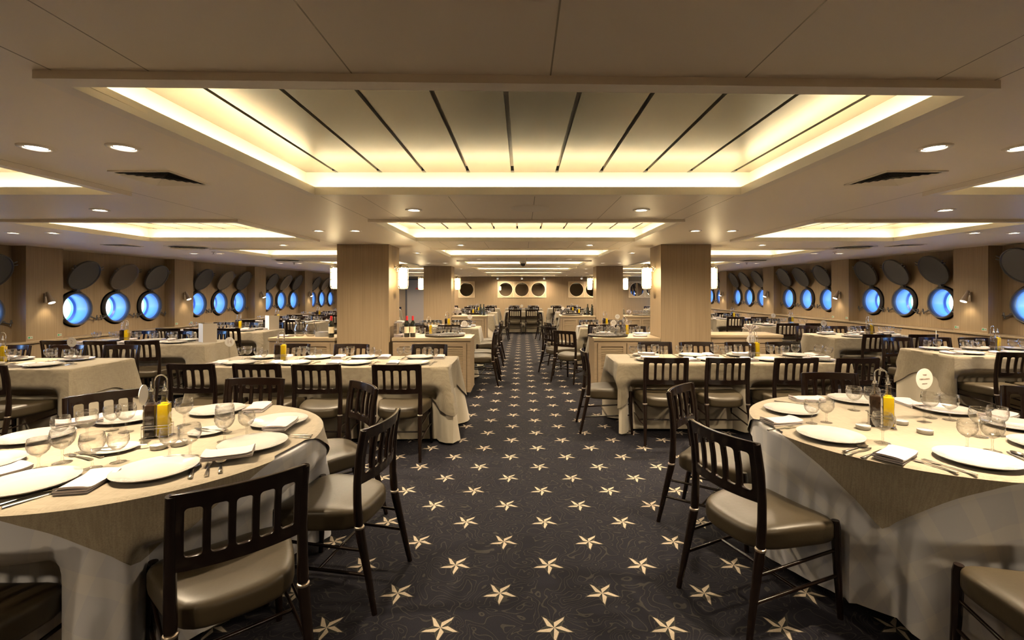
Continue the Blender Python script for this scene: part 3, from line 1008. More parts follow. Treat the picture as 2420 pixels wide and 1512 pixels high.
def build_chair():
    t = thing('dining_chair', '', 'chair')
    W = M['darkwood']
    mk('seat', cushion, M['leather'], t, 180)
    link('backrest', back_panel_mesh(), t)
    for s in (-1, 1):
        def post(b, s=s):
            tube(b, [(s * .202, posty(z), z) for z in (.398, .43, .50, .60, .72, .80, .846)], [.019, .021, .0195, .0185, .0175, .017, .0165], 10)
        mk('back_post', post, W, t, 60)
        def rl(b, s=s):
            tube(b, [(s * .218, -.300, 0), (s * .209, -.262, .18), (s * .203, -.222, .36), (s * .202, -.217, .385)], [.0125, .017, .0215, .021], 10)
        lg = mk('leg', rl, W, t, 60)
        mk('band', lambda b, s=s: lathe(b, [(.0215, -.006), (.023, -.004), (.023, .004), (.0215, .006)], 16, c=(s * .202, -.2165, .391), caps=(True, True)), M['satin'], lg, 60)
        def fl(b, s=s):
            tube(b, [(s * .232, .240, 0), (s * .226, .228, .22), (s * .222, .222, .42), (s * .221, .221, .448)], [.0125, .018, .0215, .017], 10)
        mk('leg', fl, W, t, 60)
        def sr(b, s=s):
            tube(b, [(s * .212, -.262, .175), (s * .228, .230, .20)], .008, 8)
            tube(b, [(s * .206, -.238, .285), (s * .224, .226, .315)], .0075, 8)
        mk('side_stretcher', sr, W, t, 60)
    mk('cross_stretcher', lambda b: tube(b, [(-.220, -.02, .187), (.220, -.02, .187)], .008, 8), W, t, 60)
    return t

def join_children(t, name):
    bm = bmesh.new(); mats = []
    for ch in t.children_recursive:
        if ch.type != 'MESH': continue
        m = ch.data.materials[0]
        if m not in mats: mats.append(m)
        mi = mats.index(m)
        b2 = bmesh.new(); b2.from_mesh(ch.data)
        for f in b2.faces: f.material_index = mi
        tmp = bpy.data.meshes.new('t'); b2.to_mesh(tmp); b2.free()
        bm.from_mesh(tmp); bpy.data.meshes.remove(tmp)
    return finish(bm, name, mats, 50, recalc=False)

far_chair_mesh = [None]
def chair(bx, by, fx, fy, label, group, far=False):
    """(bx, by): middle of the top of the back; (fx, fy): the way it faces"""
    L = math.hypot(fx, fy); fx /= L; fy /= L
    loc = (bx + fx * .25, by + fy * .25, 0)
    rz = math.atan2(-fx, fy)
    if far:
        if far_chair_mesh[0] is None: far_chair_mesh[0] = join_children(PROTO['chair'][0], 'dining_chair')
        o = link('dining_chair', far_chair_mesh[0], None, loc, rz)
        return tag(o, label, 'chair', group)
    return place('chair', build_chair, loc, rz, label, group)

# ================================================================== CLOTHS AND TABLES
TOP = .738
def fold_fn(seed, per):
    rnd = random.Random(seed)
    ks = [(round(per * f), rnd.uniform(0, 6.28), a) for f, a in ((1.6, 1.0), (2.7, .7), (4.3, .45), (.7, .8))]
    def f(u): return sum(a * math.sin(2 * PI * k_ * u + p) for k_, p, a in ks) / 2.2
    return f

def seat_push(px, py, nx, ny, off, seats, marg=.012, lim=-.15):
    """how far the hanging cloth at (px,py)+n*off has to give way to the seats pushed against it"""
    for _ in range(60):
        X, Y = px + nx * off, py + ny * off
        hit = False
        for (sx, sy, fx, fy) in seats:
            u = (X - sx) * fy - (Y - sy) * fx; v = (X - sx) * fx + (Y - sy) * fy
            if abs(u) < .262 + marg and -.33 < v < .262 + marg: hit = True; break
        if not hit: return off
        off -= .012
        if off < lim: return off
    return off

def spread(p, dil, blur):
    n = len(p)
    q = [min(p[(i + k) % n] for k in range(-dil, dil + 1)) for i in range(n)]
    for _ in range(blur):
        q = [min(q[i], (q[i - 1] + q[i] + q[(i + 1) % n]) / 3) if p[i] < 0 else (q[i - 1] + q[i] + q[(i + 1) % n]) / 3 for i in range(n)]
    return q

def rect_cloth(hx, hy, length, seed, lift, amp, corner_len, corner_out, mats, name, flare=.05, rings=14, seats=()):
    """cloth laid over a hx*hy half-size table top"""
    r = .02
    pts = []
    segs = []
    def side(p0, p1, n):
        for i in range(n): segs.append((p0[0] + (p1[0] - p0[0]) * i / n, p0[1] + (p1[1] - p0[1]) * i / n))
    nx = max(10, int(hx * 2 / .035)); ny = max(8, int(hy * 2 / .035))
    side((-hx, -hy), (hx, -hy), nx); side((hx, -hy), (hx, hy), ny); side((hx, hy), (-hx, hy), nx); side((-hx, hy), (-hx, -hy), ny)
    per = 4 * (hx + hy)
    ff = fold_fn(seed, per)
    bm = bmesh.new()
    N = len(segs)
    info = []
    acc = 0
    for i, (x, y) in enumerate(segs):
        if i: acc += math.hypot(x - segs[i - 1][0], y - segs[i - 1][1])
        # outward direction, turning smoothly round the corners
        dx, dy = hx - abs(x), hy - abs(y)
        R = .10
        if dy < 1e-6 and dx < R: a = (1 - dx / R) * 45; n_ = Vector((math.sin(math.radians(a)) * (1 if x > 0 else -1), math.cos(math.radians(a)) * (1 if y > 0 else -1)))
        elif dx < 1e-6 and dy < R: a = (1 - dy / R) * 45; n_ = Vector((math.cos(math.radians(a)) * (1 if x > 0 else -1), math.sin(math.radians(a)) * (1 if y > 0 else -1)))
        elif dy < 1e-6: n_ = Vector((0, 1 if y > 0 else -1))
        else: n_ = Vector((1 if x > 0 else -1, 0))
        dc = (dx + dy)
        g = math.exp(-(dc / .13) ** 2)
        info.append((x, y, n_, g, acc / per, dc))
    loops = []
    fr = [.0, .25, .6, .9, .975]
    for f in fr: loops.append([bm.verts.new((x * f, y * f, TOP + lift)) if f > 0 else None for (x, y, *_r) in info])
    memo = spread([seat_push(x, y, n_.x, n_.y, .12, seats, .01) - .12 for (x, y, n_, g, u, dc) in info], 1, 3) if seats else []
    full = length + max(0, corner_len)
    ds = [0.0, .006]
    while ds[-1] < full: ds.append(ds[-1] + .024)
    for kd, dk in enumerate(ds):
        lp = []
        for idx, (x, y, n_, g, u, dc) in enumerate(info):
            L = length + corner_len * g
            d = min(dk, L)
            dn = d / .70
            fold = amp * (dn ** 1.1) * ff(u) * (1 - .3 * g)
            g2 = math.exp(-((dc - .20) / .10) ** 2)
            off = .010 + flare * dn + fold + corner_out * g * dn - .35 * corner_out * g2 * dn
            off = max(off, .008)
            if seats:
                k = idx
                s_ = min(1, max(0, (d - .15) / .115)); s_ = s_ * s_ * (3 - 2 * s_)
                if memo[k] < 0: off = off * (1 - s_) + min(off, .12 + memo[k]) * s_
            off += (lift - .006) * (1.3 + 1.6 * dn)
            z = TOP + .006 - d + (lift - .006) * max(0, 1 - d / .04)
            w_ = 1 if kd > 0 else .2
            lp.append(bm.verts.new((x + n_.x * off * w_, y + n_.y * off * w_, max(z, .012))))
        loops.append(lp)
    c = bm.verts.new((0, 0, TOP + lift))
    uv = bm.loops.layers.uv.new('uv')
    for i in range(N):
        j = (i + 1) % N
        bm.faces.new((c, loops[1][i], loops[1][j]))
    for A, B in zip(loops[1:], loops[2:]):
        for i in range(N):
            j = (i + 1) % N
            bm.faces.new((A[i], B[i], B[j], A[j]))
    for f in bm.faces:
        for l in f.loops:
            v = l.vert.co
            l[uv].uv = (v.x + v.z * .7, v.y + v.z * .7)
    return finish(bm, name, mats, 65)

def round_cloth(R, reach, seed, lift, amp, mats, name, flare=.03, rings=30, N=200, seats=(), a0=0.0):
    memo = spread([seat_push(R * math.cos(a0 + 2 * PI * i / N), R * math.sin(a0 + 2 * PI * i / N), math.cos(a0 + 2 * PI * i / N), math.sin(a0 + 2 * PI * i / N), .12, seats, .01, -.30) - .12 for i in range(N)], 1, 6)
    ff = fold_fn(seed, 4.6)
    bm = bmesh.new(); uv = bm.loops.layers.uv.new('uv')
    loops = []; uvs = {}
    c = bm.verts.new((0, 0, TOP + lift)); uvs[c] = (0, 0)
    rs = [R * f for f in (.15, .4, .6, .75, .85, .92, .96, .985, 1.0)] + [R + .006]
    mx = max(reach(a0 + 2 * PI * i / N) for i in range(N))
    while rs[-1] < mx: rs.append(rs[-1] + .022)
    for r0 in rs:
        lp = []
        for i in range(N):
            a = a0 + 2 * PI * i / N
            r = min(r0, reach(a))
            d = r - R
            if d <= 0:
                rad, z = r, TOP + lift
            else:
                dn = d / .70
                off = .010 + flare * dn + amp * (dn ** 1.1) * ff(i / N)
                off = max(off, .008)
                z = TOP + .006 - d * .985 + (lift - .006) * max(0, 1 - d / .04)
                if seats:
                    s_ = min(1, max(0, (d - .15) / .115)); s_ = s_ * s_ * (3 - 2 * s_)
                    if memo[i] < 0: off = off * (1 - s_) + min(off, .12 + memo[i]) * s_
                off += (lift - .006) * (1.3 + 1.6 * dn)
                rad = R + off
            v = bm.verts.new((rad * math.cos(a), rad * math.sin(a), max(z, .012)))
            uvs[v] = (r * math.cos(a), r * math.sin(a))
            lp.append(v)
        loops.append(lp)
    for i in range(N): bm.faces.new((c, loops[0][i], loops[0][(i + 1) % N]))
    for A, B in zip(loops, loops[1:]):
        for i in range(N):
            j = (i + 1) % N
            bm.faces.new((A[i], B[i], B[j], A[j]))
    for f in bm.faces:
        for l in f.loops: l[uv].uv = uvs[l.vert]
    return finish(bm, name, mats, 65)

ST = .756   # height on which things stand on a laid table

def rect_table(x0, x1, y0, y1, seed, tname, end_corner=.20, seats=()):
    cx, cy, hx, hy = (x0 + x1) / 2, (y0 + y1) / 2, (x1 - x0) / 2, (y1 - y0) / 2
    seats = [(a - cx, b - cy, c_, d_) for a, b, c_, d_ in seats]
    t = thing('dining_table', 'table under cloths, %s' % tname, 'table', (cx, cy, 0), 0, 'tables under the cloths')
    mk('tabletop', lambda b: box(b, -hx, hx, -hy, hy, TOP - .03, TOP, bev=.004), M['board'], t)
    for s in (-1, 1):
        mk('pedestal', lambda b, s=s: lathe(b, [(0, 0), (.085, 0), (.085, .012), (.05, .04), (.035, .10), (.035, TOP - .03)], 16, c=(s * hx * .55, 0, 0)), M['iron'], t, 60)
    mu = rect_cloth(hx, hy, TOP - .02, seed, .006, .030, 0, .10, M['cloth'], 'tablecloth', flare=.05, rings=16, seats=seats)
    o = link('tablecloth', mu, None, (cx, cy, 0)); tag(o, 'long cream undercloth hanging to the carpet, %s' % tname, 'tablecloth', 'cream undercloths')
    mo = rect_cloth(hx, hy, .255, seed, .017, .030, end_corner, .10, M['linen'], 'linen_overlay', flare=.05, rings=10, seats=seats)
    o = link('linen_overlay', mo, None, (cx, cy, 0)); tag(o, 'short beige linen overlay cloth with hanging corners, %s' % tname, 'tablecloth', 'beige linen overlays')

def round_table(cx, cy, R, rot, seed, tname, seats=()):
    seats = [(a - cx, b - cy, c_, d_) for a, b, c_, d_ in seats]
    t = thing('dining_table', 'round table under floor-length cloths, %s' % tname, 'table', (cx, cy, 0), 0, 'tables under the cloths')
    mk('tabletop', lambda b: lathe(b, [(0, TOP - .03), (R - .006, TOP - .03), (R - .006, TOP), (0, TOP)], 96), M['board'], t)
    mk('pedestal', lambda b: lathe(b, [(0, 0), (.20, 0), (.20, .012), (.06, .05), (.04, .12), (.04, TOP - .03)], 20), M['iron'], t, 60)
    mu = round_cloth(R, lambda a: R + .69 + .025 * math.sin(3 * a + seed), seed, .006, .15, M['damask'], 'tablecloth', flare=.0, seats=seats, a0=rot + PI / 4)
    o = link('tablecloth', mu, None, (cx, cy, 0)); tag(o, 'white banded undercloth falling in folds to the carpet, %s' % tname, 'tablecloth')
    h = .745
    def sq(a):
        b = a - rot
        p = 50.0
        return h / ((abs(math.cos(b)) ** p + abs(math.sin(b)) ** p) ** (1 / p))
    mo = round_cloth(R, sq, seed, .017, .15, M['linen'], 'linen_overlay', flare=.0, seats=seats, a0=rot + PI / 4)
    o = link('linen_overlay', mo, None, (cx, cy, 0)); tag(o, 'square beige linen overlay with pointed hanging corner, %s' % tname, 'tablecloth')

# ================================================================== TABLEWARE
def build_plate():
    return tag(mk('dinner_plate', lambda b: lathe(b, [(0, .006), (.085, .006), (.098, .009), (.112, .0155), (.146, .020), (.150, .0225), (.1505, .021), (.146, .0165), (.115, .011), (.10, .003), (.085, .0), (0, .0015)], 56), M['china'], None, 60), 'x', 'plate')
def build_sideplate():
    return tag(mk('side_plate', lambda b: lathe(b, [(0, .004), (.048, .004), (.056, .007), (.085, .014), (.087, .0155), (.0875, .014), (.058, .003), (.048, 0), (0, .001)], 36), M['china'], None, 60), 'x', 'plate')
def glass_prof(s=1.0, n=0):
    return [(.001, .0015), (.030 * s, .0012), (.033 * s, .002), (.030 * s, .0035), (.012 * s, .006), (.0045, .012), (.004, .035), (.005, .050 * s + .008), (.012, .055 * s + .008)]
def build_glass_(s, seg=28):
    t = thing('wine_glass', '', 'glass')
    mk('stem', lambda b: lathe(b, [(0, .0012), (.031 * s, .0012), (.034 * s, .0022), (.031 * s, .0035), (.013 * s, .006), (.005, .013), (.0042, .035), (.0055, .058 * s), (.010, .064 * s)], seg), M['glass'], t, 180)
    z0 = .063 * s
    h = .086 * s
    mk('bowl', lambda b: lathe(b, [(0, z0), (.012 * s, z0 + .001), (.026 * s, z0 + .010 * s), (.038 * s, z0 + .025 * s), (.0445 * s, z0 + .045 * s), (.0440 * s, z0 + .062 * s), (.0395 * s, z0 + h), (.0385 * s, z0 + h), (.043 * s, z0 + .062 * s), (.0435 * s, z0 + .045 * s), (.037 * s, z0 + .026 * s), (.025 * s, z0 + .0115 * s), (0, z0 + .003)], seg), M['glass'], t, 180)
    return t
def build_glass_big(): return build_glass_(1.0)
def build_glass_small(): return build_glass_(.88)

def napkin_bm(bm, seed=0, w=.055, l=.095):
    rnd = random.Random(seed)
    for layer in range(3):
        nx, ny = 8, 10
        z0 = .0015 + layer * .0062
        ph = rnd.uniform(0, 6)
        sx = rnd.uniform(-.004, .004); ang = rnd.uniform(-.04, .04)
        g = {}
        for s in (0, 1):
            for i in range(nx + 1):
                for j in range(ny + 1):
                    x = -w + 2 * w * i / nx; y = -l + 2 * l * j / ny
                    e = max(0, abs(y) / l - .6)
                    z = z0 + s * .0050 + .0015 * layer * math.sin(3.2 * i / nx + ph) + (.006 * layer * (e ** 2) * 4 * (1 if s else .6))
                    if i in (0, nx) and s: z -= .0012
                    X, Y = x * math.cos(ang) - y * math.sin(ang) + sx, x * math.sin(ang) + y * math.cos(ang)
                    g[s, i, j] = bm.verts.new((X, Y, z))
        for s in (0, 1):
            for i in range(nx):
                for j in range(ny):
                    bm.faces.new((g[s, i, j], g[s, i + 1, j], g[s, i + 1, j + 1], g[s, i, j + 1]))
        for i in range(nx):
            for j in (0, ny): bm.faces.new((g[0, i, j], g[0, i + 1, j], g[1, i + 1, j], g[1, i, j]))
        for j in range(ny):
            for i in (0, nx): bm.faces.new((g[0, i, j], g[0, i, j + 1], g[1, i, j + 1], g[1, i, j]))
def build_napkin(): return tag(mk('folded_napkin', lambda b: napkin_bm(b, 3), M['napkin'], None, 60), 'x', 'napkin')

def flatshape(bm, pts, z0, z1):
    lo = [bm.verts.new((x, y, z0)) for x, y in pts]; hi = [bm.verts.new((x, y, z1)) for x, y in pts]
    bm.faces.new(hi); bm.faces.new(lo[::-1])
    n = len(pts)
    for i in range(n): bm.faces.new((lo[i], lo[(i + 1) % n], hi[(i + 1) % n], hi[i]))
def handle(bm): tube(bm, [(0, -.105, .004), (0, -.06, .005), (0, .005, .004), (0, .02, .004)], [.0085, .0065, .0035, .0035], 8, flat=.35)
def build_knife():
    def f(b): handle(b); flatshape(b, [(-.006, .015), (.006, .015), (.010, .05), (.009, .095), (.0, .115), (-.006, .10), (-.006, .05)], .0025, .0045)
    return tag(mk('table_knife', f, M['steel'], None, 50), 'x', 'cutlery')
def build_fork():
    def f(b):
        handle(b); flatshape(b, [(-.0035, .015), (.0035, .015), (.0115, .032), (.0125, .05), (-.0125, .05), (-.0115, .032)], .003, .0055)
        for i in range(4):
            x = -.0105 + .007 * i
            flatshape(b, [(x - .0019, .048), (x + .0019, .048), (x + .0012, .088), (x - .0012, .088)], .003, .0050)
    return tag(mk('table_fork', f, M['steel'], None, 50), 'x', 'cutlery')
def build_spoon():
    def f(b):
        handle(b)
        rings = []
        for s, z in ((1.0, .0075), (.7, .0045), (.0, .0030)):
            if s == 0: rings.append([b.verts.new((0, .05, z))])
            else: rings.append([b.verts.new((.0205 * s * math.cos(a * PI / 10), .050 + .032 * s * math.sin(a * PI / 10), z)) for a in range(20)])
        for i in range(20):
            j = (i + 1) % 20
            b.faces.new((rings[0][i], rings[0][j], rings[1][j], rings[1][i])); b.faces.new((rings[1][i], rings[1][j], rings[2][0]))
    return tag(mk('table_spoon', f, M['steel'], None, 180), 'x', 'cutlery')
def build_dish():
    t = thing('butter_dish', '', 'dish')
    mk('bowl', lambda b: lathe(b, [(0, .0), (.030, .0), (.034, .004), (.035, .018), (.0335, .019), (.032, .0185), (0, .0185)], 28), M['china'], t, 50)
    mk('lid', lambda b: lathe(b, [(.0345, .0185), (.035, .022), (.033, .0235), (0, .0240)], 28), M['china'], t, 50)
    return t

def build_rack():
    t = thing('cruet_rack', '', 'rack')
    mk('base', lambda b: box(b, -.064, .064, -.040, .040, 0, .006, bev=.002), M['chrome'], t, 50)
    def rails(b):
        for z in (.052, .066):
            tube(b, [(-.058, -.030, z), (.058, -.030, z), (.058, .030, z), (-.058, .030, z), (-.058, -.030, z)], .0018, 6)
        for x in (-.058, .058):
            for y in (-.03, .03): tube(b, [(x, y, .005), (x, y, .068)], .0018, 6)
    mk('guard_rail', rails, M['chrome'], t, 60)
    def loop(b):
        pts = [(-.028, .034, .006), (-.028, .034, .15), (-.028, .034, .275)]
        for i in range(1, 8): a = PI - PI * i / 8; pts.append((.028 * math.cos(a), .034, .280 + .032 * math.sin(a)))
        pts += [(.028, .034, .275), (.028, .034, .15), (.028, .034, .006)]
        tube(b, pts, .0035, 8)
    mk('handle', loop, M['chrome'], t, 60)
    return t
def bottle_parts(t, liquid):
    def liq(b):
        box(b, -.0195, .0195, -.0195, .0195, .004, .135, bev=.004)
        lathe(b, [(.018, .132), (.012, .142), (0, .142)], 16)
    mk('liquid', liq, liquid, t, 40)
    def gl(b):
        box(b, -.0215, .0215, -.0215, .0215, .001, .140, bev=.005)
        lathe(b, [(.019, .139), (.011, .152), (.010, .180), (.0125, .182), (.0125, .190), (.009, .190)], 18)
    mk('glass_body', gl, M['glass'], t, 50)
    mk('stopper', lambda b: (lathe(b, [(0, .190), (.0095, .190), (.008, .200), (.0035, .205), (.0028, .232), (0, .233)], 12)), M['steel'], t, 60)
def build_oil():
    t = thing('oil_bottle', '', 'bottle'); bottle_parts(t, M['oil'])
    for ch in t.children: ch.data.transform(Matrix.Scale(1.2, 4))
    return t
def build_vin():
    t = thing('vinegar_bottle', '', 'bottle'); bottle_parts(t, M['vinegar'])
    for ch in t.children: ch.data.transform(Matrix.Scale(1.2, 4))
    return t
def cruet(x, y, rz, tname, which=None, z=ST):
    place('rack', build_rack, (x, y, z), rz, 'chrome cruet rack with tall loop handle, %s' % tname, 'cruet racks')
    c, s = math.cos(rz), math.sin(rz)
    place('oil', build_oil, (x + .029 * c, y + .029 * s, z + .0065), rz, 'square bottle of yellow olive oil, %s' % tname, 'oil bottles')
    place('vin', build_vin, (x - .029 * c, y - .029 * s, z + .0065), rz, 'square bottle of dark vinegar, %s' % tname, 'vinegar bottles')

def number_sign(x, y, txt, tname, rz=0, z=ST, size=.055, r=.05, h=.20, big=False):
    t = thing('table_number_sign', 'white round sign on clear stem%s, %s' % (', number ' + txt if txt and not big else '', tname), 'sign', (x, y, z), rz)
    if 'sgn' not in _txt:
        bm = bmesh.new(); lathe(bm, [(0, -.0015), (r, -.0015), (r, .0015), (0, .0015)], 36, axis='Y', c=(0, 0, 0)); _txt['sgn'] = finish(bm, 'disc', M['sign'], 50)
        bm = bmesh.new()
        box(bm, -.03, .03, -.022, .022, 0, .003)
        box(bm, -.009, .009, -.0015, .0015, .003, .14)
        for s in (-1, 1): tube(bm, [(0, 0, .13), (s * .012, 0, .145), (s * .022, 0, .165)], .003, 6)
        _txt['stem'] = finish(bm, 'stem', M['glass'], 50)
    k = r / .045
    d = link('disc', _txt['sgn'], t, (0, 0, h)); d.scale = (1.18, 1, 1.18) if big else (1, 1, 1)
    st = link('stem', _txt['stem'], t, (0, 0, 0)); st.scale = (1, 1, h / .20)
    if big:
        for s_, dz, sz in (('TABLE', .024, .010), ('RESERVATION', 0, .0115), ('\u2020 RESERVED', -.026, .007)):
            l = link('lettering', text_mesh(s_, sz, M['print']), t, (0, -.0025, h + dz))
    elif txt:
        link('lettering', text_mesh(txt, size, M['print']), t, (0, -.0025, h))
    return t

def setting_items(px, py, fx, fy, ph, grp, detail=2, nap='left', glasses=True):
    """a place laid around plate centre (px,py); (fx,fy) points from the diner to the table middle"""
    L = math.hypot(fx, fy); fx /= L; fy /= L
    rz = math.atan2(-fx, fy)
    rx, ry = fy, -fx      # diner's right
    def P(u, v): return (px + rx * u + fx * v, py + ry * u + fy * v, ST)
    place('plate', build_plate, (px, py, ST), rz, 'white dinner plate, %s' % ph, 'dinner plates, ' + grp)
    if nap == 'left': place('napkin', build_napkin, P(-.215, -.01), rz + .1, 'folded napkin, %s' % ph, 'folded napkins, ' + grp)
    elif nap == 'plate':
        o = place('napkin', build_napkin, (px, py, ST + .0215), rz + 1.4, 'folded napkin lying on plate, %s' % ph, 'folded napkins, ' + grp)
    if detail > 0:
        place('knife', build_knife, P(.180, -.03), rz, 'steel knife, %s' % ph, 'cutlery, ' + grp)
    if detail > 1:
        place('fork', build_fork, P(-.168, -.03), rz, 'steel fork, %s' % ph, 'cutlery, ' + grp)
        place('spoon', build_spoon, P(.205, -.03), rz, 'steel spoon, %s' % ph, 'cutlery, ' + grp)
    if glasses:
        place('glassbig', build_glass_big, P(.10, .16), rz, 'larger clear wine glass, %s' % ph, 'larger wine glasses, ' + grp)
        place('glasssmall', build_glass_small, P(.185, .115), rz + 1, 'smaller clear wine glass, %s' % ph, 'smaller wine glasses, ' + grp)

# ================================================================== THE TWO ROUND TABLES IN FRONT
TA, TB = 'left round table', 'right round table'
GA = 'chairs at the left round table'; GB = 'chairs at the right round table'
RC = [
    (-.96, 1.62, -.66, .75, 'dark wooden slat-back chair nearest the camera, left table, big back in front', GA),
    (-.705, 2.40, -1, .14, 'dark chair seen side-on by the aisle, right of the left round table', GA),
    (-1.10, 3.285, -.74, -.67, 'glossy dark chair angled behind the aisle side of the left round table', GA),
    (-1.985, 3.50, .02, -1, 'dark chair facing the camera directly behind the left round table', GA),
    (-2.66, 3.02, .75, -.66, 'dark chair behind the left round table beside its cruet rack, back turned diagonally', GA),
    (-1.86, 1.22, .0, 1, 'dark chair at bottom left corner, only taupe seat and front leg visible', GA),
    (.915, 2.19, .93, .36, 'dark slat-back chair nearest the camera at the right table, back curving up', GB),
    (1.06, 3.19, .77, -.64, 'glossy dark chair behind the nearest one, aisle side of right round table', GB),
    (2.42, 3.72, -.08, -1, 'dark chair facing the camera directly behind the right round table', GB),
    (3.46, 3.10, -.72, -.69, 'dark chair at the right picture edge behind the right round table', GB),
    (1.80, 1.30, .20, .98, 'dark chair at bottom right corner, only taupe seat and front leg visible', GB),
]
def seat_of(bx, by, fx, fy):
    L = math.hypot(fx, fy); fx /= L; fy /= L
    return (bx + fx * .25, by + fy * .25, fx, fy)
round_table(-1.84, 2.34, .755, math.radians(-53 + 45), 11, TA, [seat_of(*q[:4]) for q in RC if q[5] == GA])
round_table(2.12, 2.60, .755, math.radians(-135 + 45), 5, TB, [seat_of(*q[:4]) for q in RC if q[5] == GB])
for q in RC: chair(*q)

A0 = (-1.84, 2.34); B0 = (2.12, 2.60)
Aplates = [((-1.502, 1.923), 'place nearest the front chair'), ((-1.88, 1.79), 'brightly lit place at the left picture edge'), ((-1.29, 2.25), 'place by the side-on aisle chair'),
           ((-1.37, 2.64), 'place by the glossy diagonal chair'), ((-1.87, 2.88), 'far place behind the cruet rack'), ((-2.274, 2.70), 'far left place'), ((-2.445, 2.36), 'left place under bright light'), ((-2.30, 1.98), 'place cut by the left picture edge')]
for i, ((x, y), ph) in enumerate(Aplates):
    place('plate', build_plate, (x, y, ST), i, 'white dinner plate, %s, %s' % (ph, TA), 'dinner plates on the left round table')
Bplates = [((1.651, 2.891), 'far left place'), ((1.558, 2.379), 'left place facing the aisle'), ((2.23, 3.165), 'far place behind the oil bottle'), ((2.60, 2.90), 'far right place'),
           ((1.979, 2.045), 'brightly lit near place'), ((2.50, 2.22), 'place at the right picture edge'), ((2.70, 2.56), 'farthest right place')]
for i, ((x, y), ph) in enumerate(Bplates):
    place('plate', build_plate, (x, y, ST), i, 'white dinner plate, %s, %s' % (ph, TB), 'dinner plates on the right round table')

def toward(x, y, c): return math.atan2(-(c[0] - x), (c[1] - y))
for i, (x, y, dr, ph) in enumerate(((-1.671, 1.806, -.1, 'between the two nearest plates'), (-1.285, 2.055, .9, 'beside the aisle chair'), (-1.285, 2.50, 1.4, 'overlapping the plate by the diagonal chair'),
                              (-1.665, 2.952, .5, 'at the far edge'), (-2.12, 1.885, .2, 'in the bright left light'), (-2.431, 2.577, 1.2, 'at the far left edge'))):
    z = ST + (.0232 if i in (1, 2, 5) else 0.0)
    place('napkin', build_napkin, (x, y, z), toward(x, y, A0) + dr, 'folded blush napkin %s, %s' % (ph, TA), 'folded napkins on the left round table')
for i, (x, y, dr, ph) in enumerate(((1.459, 2.651, .3, 'nearest the aisle'), (1.664, 2.100, -.2, 'in front between two plates'), (2.531, 3.061, .6, 'at the far edge right of the oil bottle'),
                              (1.93, 3.19, 1.2, 'at the far left edge'), (2.80, 2.76, .2, 'at the right edge'))):
    place('napkin', build_napkin, (x, y, ST), toward(x, y, B0) + dr, 'folded blush napkin %s, %s' % (ph, TB), 'folded napkins on the right round table')

Ag = [(-2.019, 1.959, 's', 'left front pair, left one'), (-1.989, 2.03, 'b', 'left front pair, right one'), (-1.800, 1.965, 'b', 'middle front pair, left one'), (-1.752, 2.035, 's', 'middle front pair, right one'),
      (-2.185, 2.50, 's', 'pair beside the vinegar bottle, left one'), (-2.085, 2.47, 'b', 'pair beside the vinegar bottle, right one'), (-1.575, 2.095, 's', 'front pair right of the butter dish, left one'), (-1.485, 2.097, 'b', 'front pair right of the butter dish, right one'),
      (-1.874, 2.60, 'b', 'just right of the oil bottle'), (-1.471, 2.319, 'b', 'aisle side trio, front one'), (-1.405, 2.392, 's', 'aisle side trio, right one'), (-1.56, 2.46, 'b', 'aisle side trio, back one'),
      (-2.262, 2.30, 's', 'far left pair, left one'), (-2.165, 2.335, 'b', 'far left pair, right one')]
for x, y, k_, ph in Ag:
    place('glassbig' if k_ == 'b' else 'glasssmall', build_glass_big if k_ == 'b' else build_glass_small, (x, y, ST), x * 9, 'clear stemmed glass, %s, %s' % (ph, TA), 'wine glasses on the left round table')
Bg = [(1.621, 2.634, 's', 'left pair, left one'), (1.715, 2.651, 's', 'left pair, right one'), (2.061, 2.921, 'b', 'pair behind the vinegar, left one'), (2.150, 2.891, 'b', 'pair behind the vinegar, right one'),
      (1.758, 2.293, 'b', 'alone in front of the oil bottle'), (2.384, 2.748, 'b', 'pair under the white sign, left one'), (2.455, 2.70, 'b', 'pair under the white sign, right one'), (2.096, 2.214, 's', 'right front trio, left one'),
      (2.175, 2.174, 'b', 'right front trio, middle one'), (2.328, 2.392, 'b', 'right front trio, back one'), (2.440, 2.413, 'b', 'rightmost glass')]
for x, y, k_, ph in Bg:
    place('glassbig' if k_ == 'b' else 'glasssmall', build_glass_big if k_ == 'b' else build_glass_small, (x, y, ST), x * 9, 'clear stemmed glass, %s, %s' % (ph, TB), 'wine glasses on the right round table')

for x, y, ph in ((-1.895, 2.19, 'left of the butter dish'), (-1.648, 2.456, 'behind the glasses right of the rack')):
    place('sideplate', build_sideplate, (x, y, ST), 0, 'small white bread plate %s, %s' % (ph, TA), 'bread plates')
    place('knife', build_knife, (x + .02, y, ST + .0145), 1.9 if x < -1.7 else 1.3, 'butter knife lying on the bread plate %s' % ph, 'butter knives')
def cut(kind, b, x, y, rz, lab): place(kind, b, (x, y, ST), rz, lab, 'cutlery on the round tables')
cut('fork', build_fork, -1.735, 1.70, -.45, 'steel fork beside the napkin between the nearest plates, %s' % TA)
cut('fork', build_fork, -1.772, 1.715, -.45, 'steel fork, outer one by that nearest napkin, %s' % TA)
cut('knife', build_knife, -1.318, 1.97, .52, 'steel knife right of the front plate, %s' % TA)
cut('spoon', build_spoon, -1.365, 1.945, .52, 'steel spoon right of the front plate, inner one, %s' % TA)
cut('spoon', build_spoon, -1.285, 2.00, .55, 'steel spoon right of the front plate, outer one, %s' % TA)
cut('fork', build_fork, -1.175, 2.385, 1.45, 'steel fork at the aisle edge, %s' % TA)
cut('knife', build_knife, -1.185, 2.42, 1.5, 'steel knife at the aisle edge, %s' % TA)
cut('fork', build_fork, -1.99, 2.10, 1.2, 'steel fork left of the middle glasses, inner one, %s' % TA)
